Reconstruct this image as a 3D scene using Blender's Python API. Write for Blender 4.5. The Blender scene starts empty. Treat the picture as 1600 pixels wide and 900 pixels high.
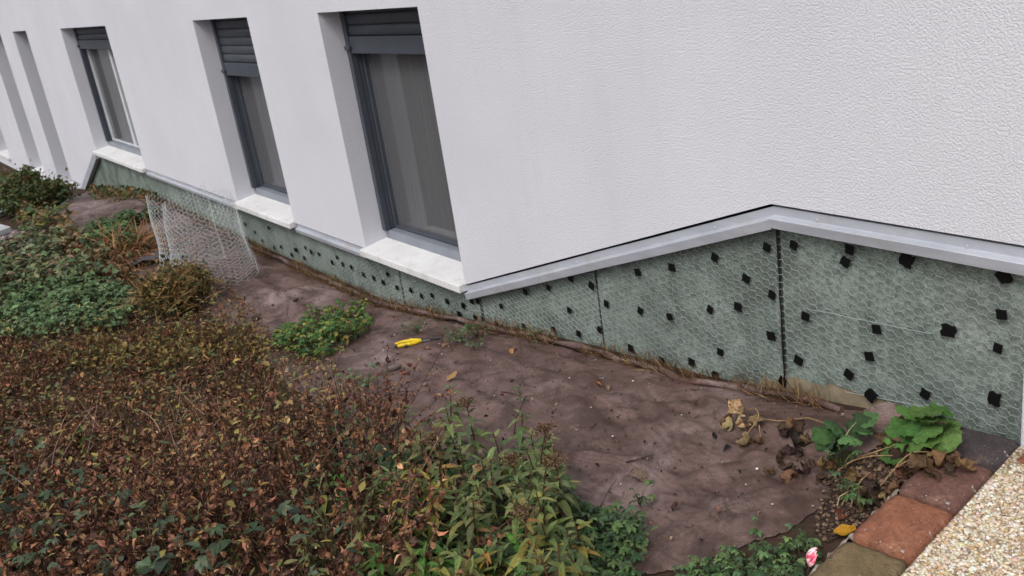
import bpy, math, random
import numpy as np
from mathutils import Matrix, Vector, noise

random.seed(7)
rng = np.random.default_rng(11)
S = bpy.context.scene
COL = S.collection

# ------------------------------------------------------------------ camera
CAM = np.array([0.0, -2.1, 1.35])
FPX = 1500.0
PITCH, ROLL, YAW = math.radians(19.984), math.radians(-8.786), math.radians(-57.004)


def cam_axes():
    cp, sp = math.cos(PITCH), math.sin(PITCH)
    fw = np.array([math.sin(YAW) * cp, math.cos(YAW) * cp, -sp])
    rt = np.array([math.cos(YAW), -math.sin(YAW), 0.0])
    up = np.cross(rt, fw)
    c, s = math.cos(ROLL), math.sin(ROLL)
    return c * rt + s * up, -s * rt + c * up, fw


RT, UP, FW = cam_axes()
cd = bpy.data.cameras.new('camera')
cam = bpy.data.objects.new('camera', cd)
COL.objects.link(cam)
m = Matrix.Identity(4)
for i in range(3):
    m[i][0], m[i][1], m[i][2], m[i][3] = RT[i], UP[i], -FW[i], CAM[i]
cam.matrix_world = m
cd.sensor_width = 36.0
cd.lens = 36.0 * FPX / 1600.0
cd.clip_start = 0.05
cd.clip_end = 2000
cd.dof.use_dof = True
cd.dof.focus_distance = 2.75
cd.dof.aperture_fstop = 8.0
S.camera = cam

# ------------------------------------------------------------------ world, sun, exposure
SUN_EL, SUN_AZ = math.radians(52), math.radians(158)      # azimuth clockwise from +Y
w = bpy.data.worlds.new('World')
S.world = w
w.use_nodes = True
nt = w.node_tree
bg = nt.nodes['Background']
sky = nt.nodes.new('ShaderNodeTexSky')
sky.sky_type = 'NISHITA'
sky.sun_disc = False
sky.sun_elevation = SUN_EL
sky.sun_rotation = SUN_AZ
sky.dust_density = 4.0
sky.air_density = 1.0
hs = nt.nodes.new('ShaderNodeHueSaturation')              # cloud cover takes the blue out of the sky
hs.inputs['Saturation'].default_value = 0.22
nt.links.new(sky.outputs[0], hs.inputs['Color'])
nt.links.new(hs.outputs[0], bg.inputs['Color'])
bg.inputs['Strength'].default_value = 0.13
sd = bpy.data.lights.new('sun', 'SUN')
sd.energy = 1.1
sd.angle = math.radians(24)
sd.color = (1.0, 0.97, 0.93)
sun = bpy.data.objects.new('sun', sd)
COL.objects.link(sun)
sv = Vector((math.sin(SUN_AZ) * math.cos(SUN_EL), math.cos(SUN_AZ) * math.cos(SUN_EL), math.sin(SUN_EL)))
sun.rotation_euler = sv.to_track_quat('Z', 'Y').to_euler()
S.view_settings.view_transform = 'Standard'
S.view_settings.look = 'None'
S.view_settings.exposure = 0.25
S.view_settings.gamma = 1.0
S.cycles.max_bounces = 6
S.cycles.diffuse_bounces = 3
S.cycles.glossy_bounces = 2
S.cycles.transmission_bounces = 3
S.cycles.transparent_max_bounces = 6
S.cycles.caustics_reflective = False
S.cycles.caustics_refractive = False

# ------------------------------------------------------------------ small helpers


def lin(r, g, b):
    def f(c):
        c /= 255.0
        return c / 12.92 if c <= 0.04045 else ((c + 0.055) / 1.055) ** 2.4
    return (f(r), f(g), f(b))


def sm(a, b, x):
    t = min(1.0, max(0.0, (x - a) / (b - a)))
    return t * t * (3 - 2 * t)


BX = [-60, -20, -16, -13.2, -12.3, -8.65, -6.6, -5.85, -4.53, -3.6, -3.05, -2.675, -2.35, -2.165, -1.83, -1.62, -1.40, -1.22, 0, 60]
BZ = [-1.2, -1.05, -.98, -.86, -.72, -.38, -.43, -.43, -.425, -.31, -.24, -.20, -.172, -.158, -.108, -.085, -.05, -.03, -.03, -.03]


def H(x, y):
    """height of the bed"""
    b = float(np.interp(x, BX, BZ))
    d = max(0.0, -y)
    b -= 0.05 * sm(0.1, 0.6, d) * sm(-2.6, -1.5, x)
    if d < 30:
        k = sm(0.05, 0.5, d)
        b += k * (0.035 * noise.noise((x * 0.9, y * 0.9, 3.1)) + 0.018 * noise.noise((x * 2.7, y * 2.7, 7.7)))
    return b


def ray(u, v):
    return RT * (u - 800) / FPX - UP * (v - 450) / FPX + FW


def G(u, v, off=0.0):
    """point on the bed (raised by off) seen at photo position u, v"""
    d = ray(u, v)
    z = -0.25
    p = CAM
    for _ in range(30):
        s = (z + off - CAM[2]) / d[2]
        p = CAM + d * s
        z = 0.5 * z + 0.5 * H(float(p[0]), float(p[1]))
    return p


def WP(u, v, y=0.0):
    """point on a vertical plane parallel to the facade"""
    d = ray(u, v)
    return CAM + d * ((y - CAM[1]) / d[1])


def in_poly(px, py, poly):
    c = np.zeros(len(px), bool)
    n = len(poly)
    for i in range(n):
        x1, y1 = poly[i]
        x2, y2 = poly[(i + 1) % n]
        cond = ((y1 > py) != (y2 > py))
        xi = (x2 - x1) * (py - y1) / ((y2 - y1) if y2 != y1 else 1e-9) + x1
        c ^= cond & (px < xi)
    return c


def sample_poly(poly, n):
    """n random points in a polygon of the XY plane"""
    P = np.array(poly)
    lo, hi = P.min(0), P.max(0)
    out = np.zeros((0, 2))
    while len(out) < n:
        q = lo + (hi - lo) * rng.random((n * 3, 2))
        q = q[in_poly(q[:, 0], q[:, 1], poly)]
        out = np.vstack([out, q])
    return out[:n]


def gpoly(pxs, off=0.0):
    return [tuple(G(u, v, off)[:2]) for u, v in pxs]


class Acc:
    """collects vertices and faces for one mesh"""

    def __init__(self):
        self.V, self.C, self.L, self.N, self.M, self.n = [], [], [], [], [], 0

    def add(self, V, F, col=None, mat=0):
        V = np.asarray(V, float).reshape(-1, 3)
        F = np.asarray(F, int)
        self.V.append(V)
        c = np.ones((len(V), 3)) if col is None else np.broadcast_to(np.asarray(col, float), (len(V), 3))
        self.C.append(c)
        self.L.append((F + self.n).ravel())
        self.N.append(np.full(len(F), F.shape[1], int))
        self.M.append(np.full(len(F), mat, int))
        self.n += len(V)

    def box(self, x0, x1, y0, y1, z0, z1, col=None, mat=0):
        V = [(x, y, z) for x in (x0, x1) for y in (y0, y1) for z in (z0, z1)]
        self.add(V, [(0, 1, 3, 2), (4, 6, 7, 5), (0, 4, 5, 1), (2, 3, 7, 6), (0, 2, 6, 4), (1, 5, 7, 3)], col, mat)

    def tube(self, pts, rad, n=5, col=None, mat=0):
        pts = np.asarray(pts, float)
        k = len(pts)
        rad = np.broadcast_to(np.asarray(rad, float), (k,))
        t = np.gradient(pts, axis=0)
        t /= np.linalg.norm(t, axis=1)[:, None] + 1e-12
        ref = np.array([0.31, 0.17, 0.93]) if abs(t[0][2]) < 0.9 else np.array([1.0, 0.1, 0.0])
        a = np.cross(t, ref)
        a /= np.linalg.norm(a, axis=1)[:, None] + 1e-12
        b = np.cross(t, a)
        ang = np.arange(n) * 2 * math.pi / n
        V = (pts[:, None] + rad[:, None, None] * (np.cos(ang)[None, :, None] * a[:, None] + np.sin(ang)[None, :, None] * b[:, None])).reshape(-1, 3)
        F = [(i * n + j, i * n + (j + 1) % n, (i + 1) * n + (j + 1) % n, (i + 1) * n + j) for i in range(k - 1) for j in range(n)]
        self.add(V, F, col, mat)
        if n > 4:
            self.add(V[:n][::-1], [tuple(range(n))], col, mat)
            self.add(V[-n:], [tuple(range(n))], col, mat)

    def inst(self, tv, tf, pos, rot, sc, col):
        """many copies of a template: pos (k,3), rot (k,3,3), sc (k,) or (k,3), col (k,3)"""
        k = len(pos)
        if k == 0:
            return
        sc = np.asarray(sc, float)
        if sc.ndim == 1:
            sc = np.repeat(sc[:, None], 3, 1)
        V = np.einsum('kij,kvj->kvi', rot, tv[None] * sc[:, None, :]) + np.asarray(pos)[:, None, :]
        F = np.asarray(tf)[None] + (np.arange(k) * len(tv))[:, None, None]
        self.add(V.reshape(-1, 3), F.reshape(-1, F.shape[2]), np.repeat(np.asarray(col), len(tv), 0))

    def mesh(self, name, mats, smooth=False):
        V = np.vstack(self.V)
        L = np.concatenate(self.L)
        N = np.concatenate(self.N)
        me = bpy.data.meshes.new(name)
        me.vertices.add(len(V))
        me.vertices.foreach_set('co', V.ravel())
        me.loops.add(len(L))
        me.loops.foreach_set('vertex_index', L.astype(np.int32))
        me.polygons.add(len(N))
        me.polygons.foreach_set('loop_start', np.concatenate([[0], np.cumsum(N)[:-1]]).astype(np.int32))
        me.polygons.foreach_set('material_index', np.concatenate(self.M).astype(np.int32))
        me.polygons.foreach_set('use_smooth', np.full(len(N), smooth))
        for mt in (mats if isinstance(mats, (list, tuple)) else [mats]):
            me.materials.append(mt)
        at = me.attributes.new('col', 'FLOAT_COLOR', 'POINT')
        C = np.hstack([np.vstack(self.C), np.ones((len(V), 1))])
        at.data.foreach_set('color', C.ravel())
        me.update(calc_edges=True)
        me.validate()
        return me

    def build(self, name, mats, parent=None, smooth=False):
        o = bpy.data.objects.new(name, self.mesh(name, mats, smooth))
        COL.objects.link(o)
        if parent is not None:
            o.parent = parent
        return o


def bevel(o, wd, seg=2):
    b = o.modifiers.new('bevel', 'BEVEL')
    b.width = wd
    b.segments = seg
    b.limit_method = 'ANGLE'
    return o


def tag(o, label, cat=None, group=None, kind=None):
    o['label'] = label
    if cat:
        o['category'] = cat
    if group:
        o['group'] = group
    if kind:
        o['kind'] = kind
    return o


def empty(name, loc=(0, 0, 0)):
    o = bpy.data.objects.new(name, None)
    o.location = loc
    o.empty_display_size = 0.05
    COL.objects.link(o)
    return o


def link(name, me, parent=None, mw=None, color=None):
    o = bpy.data.objects.new(name, me)
    COL.objects.link(o)
    if parent is not None:
        o.parent = parent
    if mw is not None:
        o.matrix_local = mw
    if color is not None:
        o.color = (*color, 1)
    return o


def frames(d, roll=None, up=None):
    """rotation matrices with x along d; roll about d"""
    d = np.asarray(d, float)
    d = d / (np.linalg.norm(d, axis=1)[:, None] + 1e-9)
    ref = np.tile(np.array([0.0, 0.0, 1.0]), (len(d), 1))
    par = np.abs(d[:, 2]) > 0.97
    ref[par] = (1, 0, 0)
    s = np.cross(ref, d)
    s /= np.linalg.norm(s, axis=1)[:, None] + 1e-9
    n = np.cross(d, s)
    if roll is not None:
        c, q = np.cos(roll)[:, None], np.sin(roll)[:, None]
        s, n = c * s + q * n, -q * s + c * n
    return np.stack([d, s, n], axis=2)


def rdirs(n, el_lo, el_hi):
    az = rng.random(n) * 2 * math.pi
    el = el_lo + (el_hi - el_lo) * rng.random(n)
    return np.stack([np.cos(az) * np.cos(el), np.sin(az) * np.cos(el), np.sin(el)], 1)


def pick(pal, n, jit=0.18, wts=None):
    pal = np.array([lin(*c) for c in pal])
    wts = None if wts is None else np.array(wts) / sum(wts)
    c = pal[rng.choice(len(pal), n, p=wts)]
    return np.clip(c * (1 + jit * rng.normal(size=(n, 1))) * (1 + 0.06 * rng.normal(size=(n, 3))), 0.004, 0.9)

# ------------------------------------------------------------------ leaf templates


def leaf_tmpl(width=0.3, st=5, fold=0.12, droop=0.2, curl=0.0, peak=0.4, twist=0.0, wave=0.0):
    V = []
    for i in range(st):
        t = i / (st - 1)
        hw = width * 0.5 * (math.sin(math.pi * min(1, t ** (math.log(0.5) / math.log(peak)))) ** 0.8 if 0 < t < 1 else 0.04)
        bend = droop * t
        cx, cz = t * (1 - 0.35 * abs(droop) * t), -bend * t
        if curl:
            a = curl * t
            cx, cz = math.sin(a) / curl, (1 - math.cos(a)) / curl
        tw = twist * t
        for sd_ in (-1, 0, 1):
            yy = sd_ * hw
            zz = abs(sd_) * (fold * hw * 2 + wave * hw * math.sin(9 * t + sd_))
            yy, zz = yy * math.cos(tw) - zz * math.sin(tw), yy * math.sin(tw) + zz * math.cos(tw)
            V.append((cx, yy, cz + zz))
    F = []
    for i in range(st - 1):
        for j in range(2):
            a = i * 3 + j
            F.append((a, a + 1, a + 4, a + 3))
    return np.array(V), np.array(F)


def palmate(nl=5, spread=2.0, width=0.5, droop=0.35, st=4):
    Vs, Fs = [], []
    v, f = leaf_tmpl(width, st, 0.2, droop, peak=0.6)
    for i in range(nl):
        a = (i - (nl - 1) / 2) * (2 * spread / max(1, nl - 1))
        k = 1.0 - 0.28 * abs(i - (nl - 1) / 2) / ((nl - 1) / 2 + 1e-6)
        R = np.array([[math.cos(a), -math.sin(a), 0], [math.sin(a), math.cos(a), 0], [0, 0, 1]])
        Fs.append(f + len(np.vstack(Vs)) if Vs else f)
        Vs.append((v * k * 0.6) @ R.T)
    return np.vstack(Vs), np.vstack(Fs)


def round_leaf(n=14, lobes=5, depth=0.16, cup=0.25, seed=0, wrink=0.05, rings=3, notch=0.35):
    """broad lobed leaf with the stalk at the origin, blade along +x"""
    r_ = random.Random(seed)
    V, F = [(0.5 * 0.15, 0, 0)], []
    for k in range(1, rings + 1):
        for i in range(n):
            a = 2 * math.pi * i / n
            rr = 0.5 * (1 + depth * math.cos(lobes * a) - notch * math.exp(-((a - math.pi) / 0.45) ** 2))
            q = rr * k / rings
            z = cup * (k / rings) ** 2 * 0.3 * (1 if seed % 2 else -1) + wrink * r_.uniform(-1, 1) * k / rings + 0.05 * math.cos(lobes * a) * k / rings
            V.append((0.45 + q * math.cos(a), q * math.sin(a), z))
    V[0] = (0.45, 0, 0)
    for i in range(n):
        j = (i + 1) % n
        F.append((0, 1 + i, 1 + j, 1 + j))
    for k in range(rings - 1):
        b = 1 + k * n
        for i in range(n):
            j = (i + 1) % n
            F.append((b + i, b + n + i, b + n + j, b + j))
    return np.array(V, float), np.array(F)


def fix_tris(V, F, acc, col):
    F = np.asarray(F)
    t = F[:, 2] == F[:, 3]
    acc.add(V, F[~t], col)
    if t.any():
        acc.n -= 0
        acc.add(V, F[t][:, :3], col)


LANCE = [leaf_tmpl(0.27, 5, 0.15, 0.25), leaf_tmpl(0.30, 5, 0.2, 0.5, twist=0.4), leaf_tmpl(0.25, 5, 0.1, 0.05, twist=-0.3), leaf_tmpl(0.33, 5, 0.25, 0.75)]
DRY = [leaf_tmpl(0.5, 4, 0.5, 0, curl=1.8, twist=0.8), leaf_tmpl(0.4, 4, 0.7, 0, curl=-1.4, twist=-0.9), leaf_tmpl(0.55, 4, 0.35, 0, curl=2.6), leaf_tmpl(0.3, 4, 0.6, 0.5, twist=1.6)]
SMALL = [leaf_tmpl(0.5, 4, 0.2, 0.2), leaf_tmpl(0.6, 4, 0.1, 0.45, twist=.3)]
BLADE = [leaf_tmpl(0.035, 4, 0.2, 0.25, peak=.3), leaf_tmpl(0.03, 4, 0.1, 0.7, peak=.3), leaf_tmpl(0.04, 4, 0.2, 0.45, twist=.6, peak=.3)]
PALM = [palmate(5, 2.0, .5), palmate(5, 2.1, .55, .5), palmate(3, 1.5, .6, .3)]

# ------------------------------------------------------------------ materials


def new_mat(name, rough=0.7, spec=0.3, metal=0.0):
    mt = bpy.data.materials.new(name)
    mt.use_nodes = True
    n = mt.node_tree
    b = n.nodes['Principled BSDF']
    b.inputs['Roughness'].default_value = rough
    b.inputs['Specular IOR Level'].default_value = spec
    b.inputs['Metallic'].default_value = metal
    return mt, n, b


def N(n, typ, **kw):
    o = n.nodes.new(typ)
    for k, v in kw.items():
        if k in o.inputs:
            o.inputs[k].default_value = v
        else:
            setattr(o, k, v)
    return o


def tex_noise(n, scale, detail=4, rough=0.55, dist=0.0, stretch=None, coord='Object'):
    tc = n.nodes.new('ShaderNodeTexCoord')
    t = n.nodes.new('ShaderNodeTexNoise')
    t.inputs['Scale'].default_value = scale
    t.inputs['Detail'].default_value = detail
    t.inputs['Roughness'].default_value = rough
    t.inputs['Distortion'].default_value = dist
    if stretch:
        mp = n.nodes.new('ShaderNodeMapping')
        mp.inputs['Scale'].default_value = stretch
        n.links.new(tc.outputs[coord], mp.inputs[0])
        n.links.new(mp.outputs[0], t.inputs['Vector'])
    else:
        n.links.new(tc.outputs[coord], t.inputs['Vector'])
    return t.outputs['Fac']


def ramp(n, src, stops):
    r = n.nodes.new('ShaderNodeValToRGB')
    e = r.color_ramp.elements
    while len(e) < len(stops):
        e.new(0.5)
    for el, (p, c) in zip(e, stops):
        el.position = p
        el.color = (*c, 1) if len(c) == 3 else c
    n.links.new(src, r.inputs[0])
    return r.outputs[0]


def mixc(n, fac, a, b, mode='MIX'):
    mx = n.nodes.new('ShaderNodeMix')
    mx.data_type = 'RGBA'
    mx.blend_type = mode
    for sock, v in ((mx.inputs[0], fac), (mx.inputs[6], a), (mx.inputs[7], b)):
        if hasattr(v, 'is_output'):
            n.links.new(v, sock)
        elif isinstance(v, (int, float)):
            sock.default_value = v
        else:
            sock.default_value = (*v, 1)
    return mx.outputs[2]


def bump(n, b, src, strength, dist, prev=None):
    bp = n.nodes.new('ShaderNodeBump')
    bp.inputs['Strength'].default_value = strength
    bp.inputs['Distance'].default_value = dist
    n.links.new(src, bp.inputs['Height'])
    if prev is not None:
        n.links.new(prev, bp.inputs['Normal'])
    n.links.new(bp.outputs[0], b.inputs['Normal'])
    return bp.outputs[0]


def grey(v):
    return (v, v, v)


M = {}
# rendered facade: rough worm-like plaster
mt, n, b = new_mat('plaster', 0.9, 0.2)
big = tex_noise(n, 1.3, 5)
c = ramp(n, big, [(0.3, (0.62, 0.62, 0.675)), (0.7, (0.675, 0.674, 0.728))])
st = tex_noise(n, 3.0, 5, .6, 0, (3.0, 1, 0.35))
c = mixc(n, ramp(n, st, [(0.55, grey(0)), (0.8, grey(0.22))]), c, (0.53, 0.515, 0.53))
n.links.new(c, b.inputs['Base Color'])
worm = tex_noise(n, 165, 2, 0.5, 0.25)
p1 = bump(n, b, ramp(n, worm, [(0.36, grey(0)), (0.58, grey(1))]), 0.4, 0.0029)
bump(n, b, tex_noise(n, 330, 2), 0.35, 0.0012, p1)
M['plaster'] = mt

mt, n, b = new_mat('aluminium', 0.42, 0.5, 0.15)
c = ramp(n, tex_noise(n, 6, 6, .65, 0, (0.6, 1, 3)), [(0.3, (0.38, 0.40, 0.45)), (0.7, (0.52, 0.54, 0.60))])
c = mixc(n, ramp(n, tex_noise(n, 9, 6, .7), [(0.54, grey(0)), (0.70, grey(.5))]), c, (0.40, 0.36, 0.30))
n.links.new(c, b.inputs['Base Color'])
n.links.new(ramp(n, tex_noise(n, 25, 4), [(0.3, grey(.34)), (0.7, grey(.55))]), b.inputs['Roughness'])
M['alu'] = mt

mt, n, b = new_mat('sill_stone', 0.55, 0.4)
c = ramp(n, tex_noise(n, 5, 6, .6), [(0.35, (0.66, 0.655, 0.66)), (0.7, (0.76, 0.76, 0.775))])
c = mixc(n, ramp(n, tex_noise(n, 14, 7, .7), [(0.52, grey(0)), (0.72, grey(.6))]), c, (0.44, 0.39, 0.32))
n.links.new(c, b.inputs['Base Color'])
bump(n, b, tex_noise(n, 60, 3), 0.15, 0.002)
M['sill'] = mt

mt, n, b = new_mat('green_board', 0.85, 0.25)
c = ramp(n, tex_noise(n, 2.2, 6, .6), [(0.3, lin(122, 136, 128)), (0.55, lin(144, 158, 150)), (0.75, lin(160, 169, 164))])
c = mixc(n, ramp(n, tex_noise(n, 4.0, 9, .75, .6), [(0.45, grey(0)), (0.62, grey(.8))]), c, lin(74, 82, 75))
c = mixc(n, ramp(n, tex_noise(n, 2.7, 6, .7, .3, (1.3, 1, .8)), [(0.60, grey(0)), (0.76, grey(.65))]), c, lin(176, 177, 180))
c = mixc(n, ramp(n, tex_noise(n, 62, 6, .75), [(0.44, grey(.0)), (0.62, grey(.8))]), c, lin(84, 94, 87))
c = mixc(n, ramp(n, tex_noise(n, 240, 3, .6), [(0.5, grey(.0)), (0.68, grey(.8))]), c, lin(66, 76, 70))
c = mixc(n, ramp(n, tex_noise(n, 190, 3, .6, 0, (1, 1, 1.2)), [(0.58, grey(.0)), (0.7, grey(.7))]), c, lin(176, 184, 180))
tcg = n.nodes.new('ShaderNodeTexCoord')
sx = n.nodes.new('ShaderNodeSeparateXYZ')
n.links.new(tcg.outputs['Object'], sx.inputs[0])
n.links.new(c, b.inputs['Base Color'])
p1 = bump(n, b, tex_noise(n, 200, 3), 0.5, 0.002)
bump(n, b, tex_noise(n, 30, 4), 0.35, 0.004, p1)
M['board'] = mt

mt, n, b = new_mat('bare_concrete', 0.95, 0.1)
c = ramp(n, tex_noise(n, 18, 6, .6), [(0.3, lin(112, 102, 84)), (0.7, lin(146, 134, 112))])
n.links.new(c, b.inputs['Base Color'])
bump(n, b, tex_noise(n, 80, 4), 0.5, 0.004)
M['concrete'] = mt

mt, n, b = new_mat('grey_concrete', 0.9, 0.2)
c = ramp(n, tex_noise(n, 12, 6, .6), [(0.3, lin(150, 152, 155)), (0.7, lin(180, 182, 186))])
n.links.new(c, b.inputs['Base Color'])
bump(n, b, tex_noise(n, 60, 4), 0.3, 0.003)
M['slab'] = mt

mt, n, b = new_mat('black_rubber', 0.6, 0.2)
b.inputs['Base Color'].default_value = (0.003, 0.003, 0.0035, 1)
M['rubber'] = mt

mt, n, b = new_mat('galvanised_wire', 0.45, 0.5, 0.35)
c = ramp(n, tex_noise(n, 40, 3), [(0.3, (0.42, 0.44, 0.44)), (0.7, (0.60, 0.62, 0.62))])
n.links.new(c, b.inputs['Base Color'])
M['wire'] = mt

for nm, rgb, ro in (('frame', (70, 74, 84), .45), ('frame_light', (128, 133, 142), .4), ('slat', (70, 74, 84), .5), ('frame_white', (205, 207, 212), .4)):
    mt, n, b = new_mat('window_' + nm, ro, 0.4)
    lc = np.array(lin(*rgb))
    c = ramp(n, tex_noise(n, 7, 5), [(0.3, tuple(lc * .88)), (0.7, tuple(lc * 1.1))])
    n.links.new(c, b.inputs['Base Color'])
    M[nm] = mt

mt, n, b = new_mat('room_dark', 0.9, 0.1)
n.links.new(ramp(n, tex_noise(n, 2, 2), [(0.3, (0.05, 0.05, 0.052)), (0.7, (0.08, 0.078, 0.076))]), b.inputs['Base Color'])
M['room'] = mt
mt, n, b = new_mat('net_curtain', 0.9, 0.1)
n.links.new(ramp(n, tex_noise(n, 3, 4, .5, 0, (14, 1, .5)), [(0.3, lin(126, 128, 134)), (0.7, lin(184, 186, 192))]), b.inputs['Base Color'])
M['curtain'] = mt

mt = bpy.data.materials.new('window_glass')
mt.use_nodes = True
n = mt.node_tree
n.nodes.clear()
o_ = n.nodes.new('ShaderNodeOutputMaterial')
tr = N(n, 'ShaderNodeBsdfTransparent')
tr.inputs[0].default_value = (0.62, 0.62, 0.62, 1)
gl = N(n, 'ShaderNodeBsdfGlossy')
gl.inputs['Roughness'].default_value = 0.02
df = N(n, 'ShaderNodeBsdfDiffuse')
df.inputs[0].default_value = (0.20, 0.202, 0.215, 1)
fr = N(n, 'ShaderNodeFresnel', IOR=1.5)
mx0 = N(n, 'ShaderNodeMixShader')
mx0.inputs[0].default_value = 0.5
mx1 = N(n, 'ShaderNodeMixShader')
n.links.new(tr.outputs[0], mx0.inputs[1])
n.links.new(df.outputs[0], mx0.inputs[2])
n.links.new(fr.outputs[0], mx1.inputs[0])
n.links.new(mx0.outputs[0], mx1.inputs[1])
n.links.new(gl.outputs[0], mx1.inputs[2])
n.links.new(mx1.outputs[0], o_.inputs[0])
M['glass'] = mt

mt, n, b = new_mat('soil', 0.95, 0.1)
c = ramp(n, tex_noise(n, 9, 8, .7), [(0.3, lin(48, 38, 33)), (0.6, lin(74, 59, 50)), (0.8, lin(98, 80, 66))])
n.links.new(c, b.inputs['Base Color'])
p1 = bump(n, b, tex_noise(n, 45, 6, .7), 0.9, 0.012)
M['soil'] = mt

# woven landscape fabric
mt, n, b = new_mat('woven_fabric', 0.52, 0.4)
c = ramp(n, tex_noise(n, 1.9, 6, .62, .8), [(0.34, lin(80, 60, 55)), (0.5, lin(110, 88, 83)), (0.66, lin(140, 122, 119))])
c = mixc(n, ramp(n, tex_noise(n, 5.5, 8, .7, .5, (1, 1.6, 1)), [(0.46, grey(0)), (0.62, grey(.8))]), c, lin(60, 43, 36))
c = mixc(n, ramp(n, tex_noise(n, 1.1, 4, .6), [(0.56, grey(0)), (0.7, grey(.35))]), c, lin(120, 72, 66))
c = mixc(n, ramp(n, tex_noise(n, 34, 10, .8, .3), [(0.55, grey(0)), (0.62, grey(.6))]), c, lin(58, 42, 35))
c = mixc(n, ramp(n, tex_noise(n, 8, 9, .8, 1.2), [(0.57, grey(0)), (0.65, grey(.7))]), c, lin(68, 50, 41))
c = mixc(n, ramp(n, tex_noise(n, 60, 6, .8), [(0.6, grey(0)), (0.68, grey(.6))]), c, lin(156, 138, 126))
tc = n.nodes.new('ShaderNodeTexCoord')
mp = n.nodes.new('ShaderNodeMapping')
mp.inputs['Rotation'].default_value = (0, 0, 0.5)
n.links.new(tc.outputs['Object'], mp.inputs[0])
vor = n.nodes.new('ShaderNodeTexVoronoi')
vor.inputs['Scale'].default_value = 185
vor.inputs['Randomness'].default_value = 0.12
n.links.new(mp.outputs[0], vor.inputs['Vector'])
holes = ramp(n, vor.outputs['Distance'], [(0.12, grey(1)), (0.42, grey(0))])
hm = n.nodes.new('ShaderNodeMath')
hm.operation = 'MULTIPLY'
n.links.new(holes, hm.inputs[0])
n.links.new(ramp(n, tex_noise(n, 2.4, 5), [(0.35, grey(.45)), (0.6, grey(1))]), hm.inputs[1])
c = mixc(n, hm.outputs[0], c, lin(34, 25, 23))
n.links.new(c, b.inputs['Base Color'])
p1 = bump(n, b, vor.outputs['Distance'], 0.5, 0.002)
p1 = bump(n, b, tex_noise(n, 11, 5, .55, .9), 0.55, 0.014, p1)
M['fabric'] = mt

# leaves, stems and all small coloured pieces: colour comes with the piece
mt, n, b = new_mat('leaf', 0.55, 0.3)
at = N(n, 'ShaderNodeAttribute', attribute_name='col')
v_ = ramp(n, tex_noise(n, 70, 3), [(0.3, grey(.72)), (0.7, grey(1.18))])
c = mixc(n, 1.0, at.outputs['Color'], v_, 'MULTIPLY')
n.links.new(c, b.inputs['Base Color'])
tl = N(n, 'ShaderNodeBsdfTranslucent')
n.links.new(c, tl.inputs[0])
ms = N(n, 'ShaderNodeMixShader')
ms.inputs[0].default_value = 0.22
n.links.new(b.outputs[0], ms.inputs[1])
n.links.new(tl.outputs[0], ms.inputs[2])
n.links.new(ms.outputs[0], n.nodes['Material Output'].inputs[0])
bump(n, b, tex_noise(n, 180, 2), 0.3, 0.001)
M['leaf'] = mt

mt, n, b = new_mat('leaf_single', 0.5, 0.32)
oi = N(n, 'ShaderNodeObjectInfo')
v_ = ramp(n, tex_noise(n, 9, 5, .65), [(0.3, grey(.62)), (0.7, grey(1.25))])
c = mixc(n, 1.0, oi.outputs['Color'], v_, 'MULTIPLY')
n.links.new(c, b.inputs['Base Color'])
tl = N(n, 'ShaderNodeBsdfTranslucent')
n.links.new(c, tl.inputs[0])
ms = N(n, 'ShaderNodeMixShader')
ms.inputs[0].default_value = 0.22
n.links.new(b.outputs[0], ms.inputs[1])
n.links.new(tl.outputs[0], ms.inputs[2])
n.links.new(ms.outputs[0], n.nodes['Material Output'].inputs[0])
bump(n, b, tex_noise(n, 22, 4), 0.5, 0.02)
M['leaf1'] = mt

mt, n, b = new_mat('twig', 0.8, 0.2)
at = N(n, 'ShaderNodeAttribute', attribute_name='col')
c = mixc(n, 1.0, at.outputs['Color'], ramp(n, tex_noise(n, 60, 3), [(0.3, grey(.6)), (0.7, grey(1.2))]), 'MULTIPLY')
n.links.new(c, b.inputs['Base Color'])
M['twig'] = mt

mt, n, b = new_mat('pebble', 0.5, 0.4)
at = N(n, 'ShaderNodeAttribute', attribute_name='col')
c = mixc(n, 1.0, at.outputs['Color'], ramp(n, tex_noise(n, 300, 3), [(0.3, grey(.78)), (0.7, grey(1.12))]), 'MULTIPLY')
n.links.new(c, b.inputs['Base Color'])
M['pebble'] = mt

mt, n, b = new_mat('paver', 0.85, 0.25)
oi = N(n, 'ShaderNodeObjectInfo')
v_ = ramp(n, tex_noise(n, 14, 8, .7), [(0.3, grey(.58)), (0.5, grey(.95)), (0.72, grey(1.3))])
c = mixc(n, 1.0, oi.outputs['Color'], v_, 'MULTIPLY')
c = mixc(n, ramp(n, tex_noise(n, 8, 6, .7, .8), [(0.58, grey(0)), (0.72, grey(.32))]), c, lin(196, 160, 132))
c = mixc(n, ramp(n, tex_noise(n, 90, 2, .5), [(0.70, grey(0)), (0.74, grey(.8))]), c, lin(190, 186, 182))
c = mixc(n, ramp(n, tex_noise(n, 75, 6, .8), [(0.5, grey(0)), (0.64, grey(.55))]), c, lin(58, 44, 40))
c = mixc(n, ramp(n, tex_noise(n, 120, 5, .8), [(0.58, grey(0)), (0.68, grey(.4))]), c, lin(190, 168, 150))
n.links.new(c, b.inputs['Base Color'])
p1 = bump(n, b, tex_noise(n, 160, 4, .7), 0.9, 0.004)
bump(n, b, tex_noise(n, 28, 4), 0.5, 0.006, p1)
M['paver'] = mt

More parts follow.
